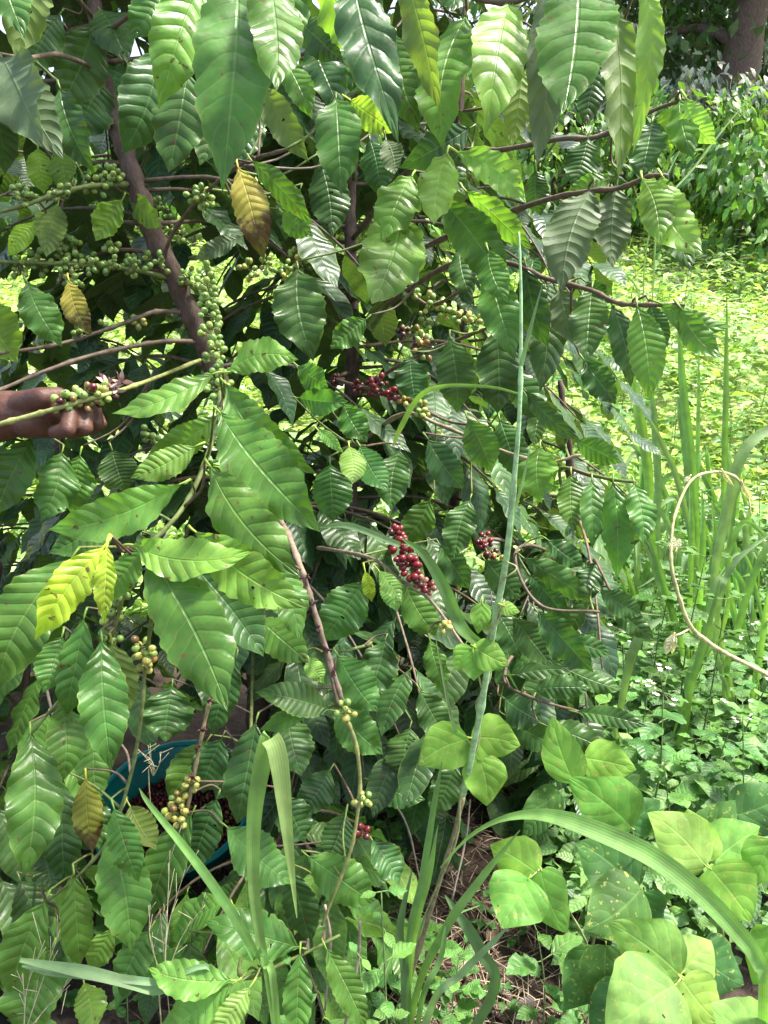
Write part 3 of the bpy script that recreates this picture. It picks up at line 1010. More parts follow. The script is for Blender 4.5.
# tree B: red cherries
cluster(Bt, [(392, 532, 1.19), (404, 552, 1.18), (414, 572, 1.17)], 46, .019, 'rrrrR', 1.05, 'dense spike of ripe red cherries')
cluster(Bt, [(424, 582, 1.165), (432, 592, 1.16)], 11, .013, 'rRp', 1.0)
cluster(Bt, [(382, 388, 1.34), (374, 386, 1.35)], 17, .021, 'rRRr', 1.0, 'ripe dark red cherries')
cluster(Bt, [(358, 386, 1.39)], 9, .015, 'rRR'); cluster(Bt, [(337, 380, 1.48)], 9, .014, 'RRk')
cluster(Bt, [(393, 393, 1.33)], 7, .014, 'rrR')
cluster(Bt, [(405, 399, 1.32)], 9, .015, 'yyo'); cluster(Bt, [(422, 410, 1.3)], 10, .015, 'yyg')
cluster(Bt, [(482, 538, 1.45), (489, 552, 1.44)], 18, .018, 'rrR'); cluster(Bt, [(496, 561, 1.44)], 10, .014, 'yyg')
cluster(Bt, [(420, 338, 1.28), (424, 348, 1.27)], 18, .020, 'bkog'); cluster(Bt, [(404, 333, 1.3)], 7, .012, 'kb')
for cx, cy in [(430, 300), (440, 310), (425, 318), (458, 315), (410, 290), (470, 320)]:
    cluster(Bt, [(cx, cy, 1.33), (cx + 6, cy + 3, 1.33)], 9, .016, 'gGGy')
for cx, cy in [(245, 268), (262, 262), (278, 272), (290, 258), (300, 266)]:
    cluster(A, [(cx, cy, 1.3), (cx + 6, cy + 3, 1.3)], 9, .018, 'Ggy')
cluster(Bt, [(445, 625, 1.15)], 5, .01, 'yo')
for tr in (A, Bt, Ct):
    if tr.extra_berries.n:
        tag(tr.extra_berries.build('berries', M_BERRY, tr.root), kind='stuff')
# wilted pink blossoms at the end of the held twig
for (cx, cy) in [(107, 384), (122, 382), (115, 390)]:
    mb = MB()
    c = P(cx, cy, .955)
    for k in range(9):
        D = nrm(rng.randn(3) + [0, 0, .8])
        leaf_free(mb, c, D, nrm(rng.randn(3)), rng.uniform(.012, .02), .003, jit((.42, .27, .24, .2)), 5, 2, quilt=0, prof='oval', petiole=0)
    o = mb.build('wilted_blossom', M_PETAL, A.root)

# ------------------------------------------------------------------ person: dark arm reaching in from the left
def capsule(mb, a, b, ra, rb, n=14, rings=5):
    a = np.asarray(a, float); b = np.asarray(b, float)
    ax = nrm(b - a)
    u = nrm(np.cross(ax, [0.31, .52, .79])); w = np.cross(ax, u)
    rows = []
    for i in range(rings + 1):
        th = math.pi / 2 * (1 - i / rings)
        rows.append((a - ax * ra * math.sin(th), max(ra * math.cos(th), 1e-4)))
    for i in range(rings + 1):
        th = math.pi / 2 * i / rings
        rows.append((b + ax * rb * math.sin(th), max(rb * math.cos(th), 1e-4)))
    V = [c + r * (u * math.cos(2 * math.pi * k / n) + w * math.sin(2 * math.pi * k / n)) for c, r in rows for k in range(n)]
    F = [(i * n + k, i * n + (k + 1) % n, (i + 1) * n + (k + 1) % n, (i + 1) * n + k) for i in range(len(rows) - 1) for k in range(n)]
    F.append(tuple(range(n - 1, -1, -1))); F.append(tuple(range((len(rows) - 1) * n, len(rows) * n)))
    mb.add(V, F)


def chain(mb, pts, rads):
    for i in range(len(pts) - 1):
        capsule(mb, pts[i], pts[i + 1], rads[i], rads[i + 1])


def remesh(o, vox, smooth=6):
    m = o.modifiers.new('union', 'REMESH'); m.mode = 'VOXEL'; m.voxel_size = vox; m.use_smooth_shade = True
    s = o.modifiers.new('soften', 'SMOOTH'); s.factor = .5; s.iterations = smooth


wr = P(12, 414, .97)
el = wr + np.array([-.255, .03, -.05])
sh = el + np.array([-.10, .09, .26])
pel = np.array([sh[0] - .10, sh[1] + .17, .93])
neck = np.array([sh[0] - .08, sh[1] + .17, sh[2] + .06])
person = empty('person', [pel[0], pel[1], 0], 'person reaching in from the left, dark hand closed round a twig of half ripe berries', 'person')
mb = MB()
chain(mb, [P(-8, 415, .975), wr, P(38, 413, .965)], [.030, .0285, .030])
chain(mb, [wr, P(50, 407, .955)], [.026, .021]); chain(mb, [wr, P(58, 404, .975)], [.026, .021])
chain(mb, [wr, P(60, 406, 1.0)], [.025, .020]); chain(mb, [wr, P(58, 412, 1.02)], [.024, .018])
chain(mb, [P(30, 424, .955), P(50, 428, .965)], [.019, .013])
chain(mb, [wr, el + [.08, 0, .01], el], [.030, .044, .042]); chain(mb, [el, (el + sh) / 2, sh], [.043, .050, .055])
# fingers
mm_ = .001
chain(mb, [P(48, 407, .955), P(70, 414, .925), P(68, 430, .915), P(55, 432, .925)], [.0115, .0105, .0095, .0085])
chain(mb, [P(58, 403, .975), P(84, 409, .945), P(85, 428, .935), P(73, 433, .945)], [.0115, .0108, .0098, .0088])
chain(mb, [P(60, 404, 1.0), P(93, 407, .972), P(97, 424, .962), P(86, 430, .965)], [.0110, .0102, .0092, .0082])
chain(mb, [P(58, 410, 1.02), P(94, 411, 1.0), P(101, 424, .99), P(93, 430, .99)], [.0098, .0088, .008, .0072])
chain(mb, [P(22, 404, .95), P(42, 398, .93), P(58, 396, .945), P(72, 401, .955)], [.016, .0135, .0115, .0095])
# trunk of the body, far arm, legs, head
other = np.array([sh[0] - .12, sh[1] + .35, sh[2]])
chain(mb, [sh, neck + [0, 0, -.03], other], [.06, .075, .06])
chain(mb, [neck + [0, 0, -.06], (neck + pel) / 2, pel], [.12, .115, .125])
chain(mb, [pel + [0, -.08, 0], neck + [0, -.09, -.12]], [.10, .10]); chain(mb, [pel + [0, .08, 0], neck + [0, .09, -.12]], [.10, .10])
chain(mb, [other, other + [.03, .05, -.27], other + [.10, .03, -.51]], [.055, .044, .028]); chain(mb, [other + [.10, .03, -.51], other + [.13, .03, -.6]], [.03, .024])
for k in range(4):
    chain(mb, [other + [.12, .00 + .02 * k, -.59], other + [.14, .00 + .02 * k, -.63], other + [.13, .0 + .02 * k, -.67]], [.0105, .0095, .008])
chain(mb, [other + [.12, .0, -.55], other + [.16, -.01, -.6]], [.013, .010])
for s in (-1, 1):
    hip = pel + [0, .09 * s, -.03]; kn = hip + [.03, .01 * s, -.42]; an = kn + [-.03, .01 * s, -.40]
    chain(mb, [hip, kn, an], [.085, .056, .038])
    chain(mb, [an + [0, 0, -.03], an + [.15, .01 * s, -.055]], [.04, .03])
hd = neck + [.035, 0, .20]
chain(mb, [neck, hd + [0, 0, -.06]], [.055, .052])
chain(mb, [hd + [-.015, 0, .035], hd + [.0, 0, .02]], [.092, .09]); chain(mb, [hd + [.03, 0, -.05], hd + [.055, 0, -.085]], [.06, .036])
chain(mb, [hd + [.085, 0, .02], hd + [.112, 0, -.02]], [.010, .016]); chain(mb, [hd + [.085, -.018, -.055], hd + [.085, .018, -.055]], [.012, .012])
for s in (-1, 1):
    chain(mb, [hd + [.0, .088 * s, .015], hd + [-.005, .092 * s, -.02]], [.016, .012])
body = mb.build('body', M_SKIN, person)
remesh(body, .0026, 2)
mb = MB()
chain(mb, [sh, neck + [0, 0, -.05], other], [.068, .08, .068])
chain(mb, [neck + [0, 0, -.08], (neck + pel) / 2, pel + [0, 0, -.05]], [.13, .127, .137])
chain(mb, [pel + [0, -.08, -.05], neck + [0, -.09, -.12]], [.112, .112]); chain(mb, [pel + [0, .08, -.05], neck + [0, .09, -.12]], [.112, .112])
chain(mb, [sh, sh * .45 + el * .55], [.066, .060]); chain(mb, [other, other + [.015, .025, -.14]], [.066, .060])
remesh(mb.build('shirt', M_SHIRT, person), .008, 4)
mb = MB()
chain(mb, [pel + [0, -.06, .02], pel + [0, .06, .02]], [.125, .125])
for s in (-1, 1):
    hip = pel + [0, .09 * s, -.03]; kn = hip + [.03, .01 * s, -.42]; an = kn + [-.03, .01 * s, -.36]
    chain(mb, [hip, kn, an], [.098, .072, .06])
remesh(mb.build('trousers', M_TROUSER, person), .009, 4)
for s in (-1, 1):
    mb = MB()
    an = pel + [0, .09 * s + .02 * s, -.85]
    chain(mb, [an + [0, 0, -.02], an + [.15, .01 * s, -.035]], [.05, .04])
    remesh(mb.build('shoe', M_SHOE, person), .008, 4)
mb = MB()
chain(mb, [hd + [-.032, 0, .05], hd + [-.02, 0, .04]], [.095, .094])
remesh(mb.build('hair', M_HAIR, person), .007, 2)
for s in (-1, 1):
    mb = MB(); capsule(mb, hd + [.078, .032 * s, .012], hd + [.0782, .032 * s, .012], .012, .012)
    mb.build('eye', M_EYE, person)

# ------------------------------------------------------------------ teal basin with picked cherries
bc = P(174, 803, 2.02)
bloc = bc.copy()
basin_rot = R(14)
def revolve(prof, n=48):
    V = [(r * math.cos(2 * math.pi * k / n), r * math.sin(2 * math.pi * k / n), z) for r, z in prof for k in range(n)]
    F = [(i * n + k, i * n + (k + 1) % n, (i + 1) * n + (k + 1) % n, (i + 1) * n + k) for i in range(len(prof) - 1) for k in range(n)]
    return V, F
hgt = .16
bz = bloc[2] - hgt
basin = empty('basin', [bloc[0], bloc[1], bloc[2]], 'teal plastic basin of picked coffee cherries on the ground under the leaves', 'basin')
basin.rotation_euler = (basin_rot, 0, 0)
mb = MB()
V, F = revolve([(.001, -hgt), (.13, -hgt), (.150, -hgt + .01), (.195, -.012), (.205, -.004)], 56)
mb.add(V, F)
V, F = revolve([(.201, -.004), (.190, -.014), (.147, -hgt + .016), (.13, -hgt + .006), (.001, -hgt + .006)], 56)
mb.add(V, F)
mb.build('bowl', M_BASIN, basin, (0, 0, 0))
mb = MB()
prof = [(.203 + .009 * math.cos(a), -.002 + .006 * math.sin(a)) for a in np.linspace(0, 2 * math.pi, 11)]
V, F = revolve(prof, 56)
mb.add(V, F)
mb.build('rim', M_BASIN, basin, (0, 0, 0))
cr, sr = math.cos(basin_rot), math.sin(basin_rot)
def basin_pt(x, y, z):
    return np.array([bloc[0] + x, bloc[1] + y * cr - z * sr, bloc[2] + y * sr + z * cr])
pile = []
lvl = -.085
for i in range(9000):
    r = 0.160 * math.sqrt(rng.rand()); a = rng.rand() * 2 * math.pi
    x, y = r * math.cos(a), r * math.sin(a)
    z = lvl + .02 * (1 - (r / 0.160) ** 2) + rng.uniform(-.007, .005)
    p = np.array([x, y, z])
    if not pile or np.min(np.linalg.norm(np.array(pile) - p, axis=1)) > .0098:
        pile.append(p)
def near_key(p):
    q = basin_pt(*p) - CAM
    return -(q @ FW)
vis = []
rest = MB()
for p in pile:
    w_ = basin_pt(*p); q = w_ - CAM
    px = 384 + FPX * q[0] / (q @ FW); py = 512 - FPX * (q @ UP) / (q @ FW)
    (vis.append(p) if (98 < px < 245 and 770 < py < 875 and len(vis) < 290) else None)
visset = {id(p) for p in vis}
for p in pile:
    w_ = basin_pt(*p)
    k = 'RRRrrkRko'[rng.randint(9)]
    D = nrm(rng.randn(3)); s = rng.uniform(.85, 1.08)
    if id(p) in visset:
        o = bpy.data.objects.new('coffee_cherry', BM[k][rng.randint(4)])
        COL.objects.link(o); place(o, w_, D, s)
        tag(o, 'loose picked coffee cherry, dark red to brown, lying in the teal basin', 'coffee cherry', 'picked cherries heaped in the teal basin')
    else:
        me = BM[k][0]
        co = np.empty(len(me.vertices) * 3, np.float32); me.vertices.foreach_get('co', co)
        tn = np.empty(len(me.vertices) * 4, np.float32); me.attributes['tint'].data.foreach_get('color', tn)
        rest.add(co.reshape(-1, 3) * s + w_, [list(f.vertices) for f in me.polygons], None, tn.reshape(-1, 4))
# the body of the heap under the top layer
V, F = revolve([(.163, lvl - .012), (.12, lvl - .002), (.06, lvl + .008), (.001, lvl + .012)], 32)
rest.add([basin_pt(*v) - [0, 0, .006] for v in V], F, None, (.05, .012, .012, 0))
tag(rest.build('cherry_heap', M_BERRY), 'heap of picked dark red coffee cherries filling the teal basin', 'coffee cherries', None, 'stuff')

# ------------------------------------------------------------------ grass
def blade(mb, path, widths, tint, n=26, fold=.35, drop=False, world=False, twist=0.0):
    pts = path if world else [P(*q) for q in path]
    c = spline(pts, n)
    dep = (c - CAM) @ FW
    wv = np.interp(np.linspace(0, 1, n), np.linspace(0, 1, len(widths)), widths)
    w = wv if world else wv * dep / FPX
    tan = np.gradient(c, axis=0)
    V = []; UV = []
    for i in range(n):
        t = nrm(tan[i]); v = nrm(c[i] - CAM)
        S = nrm(np.cross(t, v)); N = np.cross(S, t)
        if np.dot(N, v) > 0: N = -N
        if S[0] < 0 and abs(t[2]) > .6: pass
        for x in (-1, -.5, 0, .5, 1):
            V.append(c[i] + S * x * w[i] / 2 + N * abs(x) * w[i] / 2 * fold)
            UV.append((x * .5 + .5, i / (n - 1)))
    # keep the side direction consistent along the blade
    V = np.array(V).reshape(n, 5, 3)
    for i in range(1, n):
        if np.dot(V[i, 4] - V[i, 0], V[i - 1, 4] - V[i - 1, 0]) < 0:
            V[i] = V[i, ::-1]
    F = [(i * 5 + j, i * 5 + j + 1, (i + 1) * 5 + j + 1, (i + 1) * 5 + j) for i in range(n - 1) for j in range(4)]
    mb.add(V.reshape(-1, 3), F, UV, tint)


GR = (.11, .24, .055, .28); GB = (.18, .34, .075, .3); GP = (.17, .28, .13, .24); GD = (.06, .15, .05, .22)


def ground_pt(px, py, d):
    p = P(px, py, d); return np.array([p[0], p[1], float(tz(p[0], p[1]))])


sroot = ground_pt(408, 1000, 1.38)
st = empty('grass_stalk', sroot, 'tall pale green grass stalk standing in front of the coffee trees', 'grass stalk')
mb = MB()
tube(mb, [P(519, 232, .80), P(521, 300, .81), P(520, 400, .83), P(515, 470, .86), P(506, 560, .92), P(494, 625, .98), P(484, 690, 1.04), P(470, 765, 1.12), P(463, 795, 1.16)],
     mm(.9, 1.7, 2.3, 2.9, 3.8, 4.1, 4.3, 4.2, 4.6), (.33, .54, .25, 0), 10, 90, .07, nodes=6, nodeamp=.42)
mb.build('stem', M_STEM, st)
mb = MB()
tube(mb, [P(463, 795, 1.19), P(455, 830, 1.22), P(443, 870, 1.25), P(425, 930, 1.3), P(406, 1000, 1.38), sroot], mm(4, 3.2, 3.6, 4, 5, 5), (.26, .22, .13, 0), 10, 40, .08, nodes=4, nodeamp=.35)
mb.build('stem', M_STEM, st)['label'] = 'brownish lower stem'
for path, w, t in [
    ([(521, 366, .82), (530, 330, .81), (543, 282, .80)], [4.5, 4, .6], GP),
    ([(514, 512, .885), (523, 480, .87), (531, 444, .86)], [4, 3, .5], GP),
    ([(520, 394, .83), (490, 387, .85), (445, 386, .9), (420, 396, .94), (402, 425, .98), (393, 446, 1.0)], [2, 3, 4, 5.5, 5.5, 2], GR),
    ([(490, 650, 1.0), (462, 628, 1.08), (445, 590, 1.07), (425, 556, 1.07), (402, 538, 1.08)], [6, 13, 13, 9, 2], GR),
    ([(506, 560, .92), (512, 520, .895), (514, 500, .88)], [7, 5, 3], GP),
    ([(470, 765, 1.17), (452, 720, 1.14), (440, 660, 1.13), (436, 640, 1.13)], [4, 3.5, 2, .5], GP),
    ([(400, 545, 1.12), (350, 526, 1.12), (320, 527, 1.13)], [6, 7, 2], GP),
]:
    mb = MB(); blade(mb, path, w, jit(t)); mb.build('leaf', M_GRASS, st)

# twining tendril with dry curled leaves
vt = empty('twining_vine', sroot + [.02, .01, 0], 'hairy young vine twining up the tall pale grass stalk', 'vine')
mb = MB()
spts = [P(400, 1000, 1.37), P(443, 872, 1.25), P(466, 785, 1.15), P(478, 720, 1.08), P(486, 675, 1.03), P(494, 625, .98), P(504, 585, .94), P(513, 565, .92), P(509, 562, .91)]
c = spline(spts, 90); 
for i in range(90):
    a = i * .42
    c[i] += .006 * (RT * math.cos(a) + FW * math.sin(a))
tube(mb, c[:86:2], [.0016, .0018, .0015, .0012, .0008], (.34, .36, .17, 0), 6, 100, .2)
mb.build('stem', M_STEM, vt)

def bean(root, bx, by, tx, ty, w, d, tone, dd=0.0, roll=None, name='leaf', holes=0):
    B0, T0 = P(bx, by, d), P(tx, ty, d + dd)
    AA, S, N = frame(B0, T0, R(rng.uniform(-14, 14)) if roll is None else R(roll))
    L = np.linalg.norm(T0 - B0); hw = w * d / FPX / 2 * 1.06
    mb = MB()
    leaf_geo(mb, B0, AA, S, N, L, hw, jit(TONE[tone], .1), 44, 24, arch=rng.uniform(-.03, .09), bend=rng.uniform(-.08, .08), fold=rng.uniform(-.02, .16), wave=rng.uniform(.06, .15), nv=4.5,
             quilt=.35, curl=rng.uniform(.0, .25), twist=rng.uniform(-.3, .3), ph=rng.rand() * 6, prof='bean', nw=1.6, petiole=.006, holes=holes, hook=rng.uniform(-.4, .1))
    return mb.build(name, M_BEAN, root)


def stalks(root, lst, tint=(.26, .31, .12, 0), r=(1.6, 1.2)):
    for path in lst:
        mb = MB(); tube(mb, [P(*q) for q in path], mm(*r), tint, 6, 16, .1); mb.build('petiole', M_STEM, root)


for a in [(468, 739, 418, 765, 46, 1.14, 'K'), (471, 738, 521, 746, 44, 1.13, 'K'), (478, 756, 487, 807, 42, 1.13, 'K'),
          (472, 648, 454, 670, 26, 1.0, 'K'), (475, 647, 509, 665, 30, .99, 'K'), (473, 652, 474, 681, 26, .99, 'K'), (482, 603, 478, 634, 20, .98, 'K'), (502, 605, 520, 612, 14, .95, 'P')]:
    bean(vt, *a)
stalks(vt, [[(472, 790, 1.16), (470, 765, 1.15), (468, 740, 1.14)], [(482, 690, 1.04), (476, 665, 1.01), (473, 649, 1.0)], [(468, 740, 1.14), (476, 755, 1.13)], [(492, 640, 1.0), (500, 612, .96), (504, 604, .95)]])

# bright bean vine sprawling at the lower right
def bean_plant(px, py, d, label, leaves, sts, main):
    g = ground_pt(px, py, d)
    r = empty('bean_plant', g, label, 'bean plant', 'broad leaved bean plants at the lower right')
    mb = MB()
    tube(mb, [g - [0, 0, .02]] + [P(*q) for q in main], mm(3, 2.6, 2.2, 1.6), (.24, .30, .11, 0), 8, 30, .1, nodes=4)
    mb.build('stem', M_STEM, r)
    for a in leaves: bean(r, *a[:7], **(a[7] if len(a) > 7 else {}))
    stalks(r, sts)
    return r


bean_plant(600, 860, 1.6, 'bean plant with smooth bright upper leaves, one leaf pointing up beside the tall stalk',
           [(574, 782, 552, 716, 40, 1.18, 'K', dict(dd=.03)), (584, 758, 637, 770, 40, 1.2, 'K'), (632, 828, 568, 778, 60, 1.17, 'K', dict(dd=-.03)), (626, 826, 660, 800, 36, 1.25, 'J'),
            (560, 792, 520, 815, 30, 1.3, 'J'), (600, 800, 640, 775, 30, 1.32, 'J')],
           [[(590, 870, 1.35), (582, 810, 1.25), (574, 783, 1.18)], [(596, 840, 1.3), (588, 790, 1.24), (583, 760, 1.2)], [(640, 880, 1.3), (637, 850, 1.22), (632, 829, 1.17)]],
           [(600, 900, 1.45), (600, 860, 1.33), (590, 800, 1.24)])
bean_plant(560, 960, 1.5, 'bean plant with three matt leaflets beside the bare litter, lower leaflet holed',
           [(538, 874, 490, 845, 46, 1.2, 'K', dict(dd=.03)), (529, 878, 502, 928, 58, 1.17, 'K', dict(dd=-.04, holes=.004)), (541, 870, 568, 934, 42, 1.19, 'K')],
           [[(580, 930, 1.36), (560, 895, 1.25), (541, 868, 1.2)], [(541, 868, 1.2), (530, 878, 1.18)]], [(585, 960, 1.45), (580, 930, 1.37), (560, 900, 1.27)])
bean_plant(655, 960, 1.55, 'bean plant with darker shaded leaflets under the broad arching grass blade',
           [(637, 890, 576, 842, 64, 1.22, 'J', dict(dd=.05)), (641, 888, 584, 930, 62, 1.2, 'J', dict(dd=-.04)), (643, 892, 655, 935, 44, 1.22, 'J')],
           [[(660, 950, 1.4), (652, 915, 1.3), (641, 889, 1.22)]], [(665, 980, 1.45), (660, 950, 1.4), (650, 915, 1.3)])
bean_plant(720, 940, 1.55, 'bean plant with four large pale green leaflets fanned at the right edge',
           [(706, 866, 648, 812, 54, 1.2, 'L', dict(dd=.04)), (706, 862, 688, 808, 44, 1.22, 'K', dict(dd=.05)), (710, 868, 752, 922, 60, 1.18, 'K', dict(dd=-.04)), (712, 862, 762, 826, 52, 1.23, 'K', dict(dd=.05)),
            (770, 840, 752, 885, 40, 1.18, 'K'), (700, 850, 735, 800, 40, 1.32, 'J'), (735, 815, 790, 790, 50, 1.35, 'J')],
           [[(722, 930, 1.38), (716, 895, 1.27), (708, 866, 1.2)], [(730, 930, 1.38), (760, 880, 1.25), (770, 841, 1.18)]], [(725, 960, 1.45), (722, 930, 1.38), (716, 890, 1.28)])
bean_plant(690, 1060, 1.35, 'bean plant with yellowish insect bitten leaflets in the lowest right of the greenery',
           [(680, 975, 608, 922, 62, 1.1, 'L', dict(dd=.04, holes=.003)), (675, 985, 606, 1034, 84, 1.08, 'L', dict(dd=-.04, holes=.004)), (682, 979, 718, 1022, 52, 1.08, 'L', dict(dd=-.02, holes=.006)),
            (683, 972, 712, 940, 46, 1.12, 'L', dict(dd=.03)), (772, 1045, 712, 1004, 66, 1.02, 'L'), (775, 930, 752, 985, 44, 1.1, 'K')],
           [[(700, 1030, 1.2), (692, 1000, 1.13), (681, 978, 1.1)], [(681, 978, 1.1), (676, 985, 1.09)], [(780, 1060, 1.2), (776, 1040, 1.04), (774, 930, 1.1)]],
           [(700, 1070, 1.3), (700, 1040, 1.22), (692, 1000, 1.14)])
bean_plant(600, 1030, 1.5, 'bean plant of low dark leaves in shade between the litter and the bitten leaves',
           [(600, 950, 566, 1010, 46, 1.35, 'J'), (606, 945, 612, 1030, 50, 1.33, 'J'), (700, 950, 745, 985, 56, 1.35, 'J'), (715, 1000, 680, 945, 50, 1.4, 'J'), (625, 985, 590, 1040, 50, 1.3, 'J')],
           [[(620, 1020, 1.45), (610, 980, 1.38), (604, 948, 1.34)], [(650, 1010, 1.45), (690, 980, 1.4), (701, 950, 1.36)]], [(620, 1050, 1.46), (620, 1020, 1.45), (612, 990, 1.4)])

# pale curving vine at the right
vr = empty('dry_vine', ground_pt(800, 700, 1.4), 'pale yellow leafless vine curving across the grass at the right edge', 'vine')
mb = MB()
tube(mb, [P(*q) for q in [(840, 730, 1.3), (800, 695, 1.22), (768, 675, 1.18), (720, 650, 1.14), (692, 628, 1.12), (680, 600, 1.11), (672, 570, 1.1), (671, 545, 1.1), (675, 515, 1.11), (690, 482, 1.13), (712, 472, 1.14), (735, 477, 1.15), (748, 498, 1.16), (751, 516, 1.16)]],
     mm(3.4, 3.4, 3.3, 3.2, 3, 2.8, 2.6, 2.4, 2.1, 2, 1.9, 1.9, 1.6, .8), (.44, .43, .20, 0), 8, 110, .28, nodes=9, nodeamp=.35)
mb.build('stem', M_STEM, vr)
mb = MB(); tube(mb, [P(690, 628, 1.12), P(682, 633, 1.115), P(674, 636, 1.11)], mm(2, 1.6, 1.3), (.46, .42, .24, 0), 6, 8); mb.build('stem', M_STEM, vr)
for a in [(674, 634, 666, 655, 14, 1.11), (676, 636, 672, 654, 11, 1.11), (670, 552, 674, 536, 12, 1.1), (676, 550, 680, 538, 9, 1.1), (742, 482, 752, 500, 11, 1.15), (690, 476, 684, 484, 8, 1.13), (722, 470, 734, 486, 7, 1.14)]:
    B0, T0 = P(a[0], a[1], a[5]), P(a[2], a[3], a[5])
    AA, S, N = frame(B0, T0, .4)
    mb = MB(); leaf_geo(mb, B0, AA, S, N, np.linalg.norm(T0 - B0), a[4] * a[5] / FPX / 2, np.array([.46, .44, .30, .3]), 12, 6, fold=.8, curl=.5, quilt=0, prof='oval', petiole=.002)
    mb.build('dried_leaf', M_WEED, vr)

# grass tufts; every blade a part
def tuft(name, px, py, d, label, blades, group=None, slim=1.0, far=None):
    g = G(px, py) if far else ground_pt(px, py, d)
    if far:
        blades = [([(a, b_, c_ * far) for a, b_, c_ in path], w, t) for path, w, t in blades]
    r = empty(name, g, label, 'grass', group)
    for path, w, t, *hang in blades:
        pts = ([] if hang else [g + [rng.uniform(-.02, .02), rng.uniform(-.02, .02), 0]]) + [P(*q) for q in path]
        n = len(pts)
        c = spline(pts, 34)
        dep = (c - CAM) @ FW
        mb = MB(); ws = list(w) if hang else [w[0]] + list(w)
        blade(mb, pts, (np.interp(np.linspace(0, 1, 34), np.linspace(0, 1, len(ws)), ws) * ((c - CAM) @ FW) / FPX * slim).tolist(), jit(t, .12), 34, world=True)
        mb.build('leaf', M_GRASS, r)
    return r


tuft('grass_tuft', 290, 1120, 1.0, 'grass tuft with a bright blade folded over in front of the lower coffee leaves', [
    ([(276, 1010, .93), (264, 960, .92), (254, 890, .9), (254, 820, .885), (261, 770, .875), (268, 742, .87), (270.5, 738, .868)], [7, 8, 10, 13, 16, 18, 19, 19], GB),
    ([(271, 738.5, .867), (276, 748, .862), (281, 775, .862), (287, 830, .868), (297, 918, .885)], [19, 19, 19, 16, 10, .8], (.24, .38, .13, .35), 'hang'),
    ([(270, 990, .93), (256, 958, .92), (235, 918, .91), (196, 862, .9), (150, 805, .89), (139, 788, .89)], [7, 9, 10, 9, 5, .6], GB),
], 'grass tufts among the coffee')
tuft('grass_tuft', 110, 1080, 1.15, 'grass tuft with two flat blades lying across the lower left corner leaves', [
    ([(200, 1012, 1.0), (150, 990, .98), (95, 974, .97), (20, 960, .96)], [3, 7, 10, 12, 4], GP),
    ([(215, 992, 1.0), (150, 982, .98), (60, 972, .97), (22, 966, .965)], [2, 6, 8, 9, 2], GP),
], 'grass tufts among the coffee')
tuft('grass_tuft', 765, 1080, 1.15, 'grass tuft with a single broad blade arching over the bean leaves', [
    ([(766, 1010, 1.02), (758, 962, 1.0), (740, 935, 1.0), (700, 893, 1.0), (650, 855, 1.01), (590, 828, 1.02), (545, 815, 1.04), (505, 818, 1.06), (470, 836, 1.08), (440, 868, 1.1)], [14, 15, 17, 19, 20, 20, 17, 10, 5, 3, 1], GB),
], 'grass tufts among the coffee')
tuft('grass_tuft', 405, 1040, 1.3, 'grass tuft of narrow upright blades round the foot of the tall stalk', [
    ([(408, 960, 1.2), (422, 880, 1.16), (435, 800, 1.13), (442, 762, 1.12)], [6, 7, 7, 5, 1], GR),
    ([(412, 950, 1.21), (428, 880, 1.18), (438, 825, 1.17)], [6, 7, 6, .6], GB),
    ([(415, 1000, 1.25), (445, 930, 1.2), (480, 880, 1.18), (520, 830, 1.16)], [6, 8, 9, 7, 1], GR),
    ([(430, 1010, 1.2), (460, 975, 1.17), (490, 945, 1.15), (510, 925, 1.14)], [7, 7, 7, 5, .8], GP),
    ([(405, 990, 1.22), (400, 930, 1.2), (412, 870, 1.2)], [8, 9, 7, 1], GD),
    ([(490, 1000, 1.3), (480, 950, 1.26), (455, 910, 1.24), (445, 895, 1.24)], [9, 12, 12, 6, 1], GD),
    ([(420, 1010, 1.22), (440, 960, 1.2), (450, 920, 1.2), (480, 905, 1.22)], [5, 6, 5, 3, .5], GR),
], 'grass tufts among the coffee')
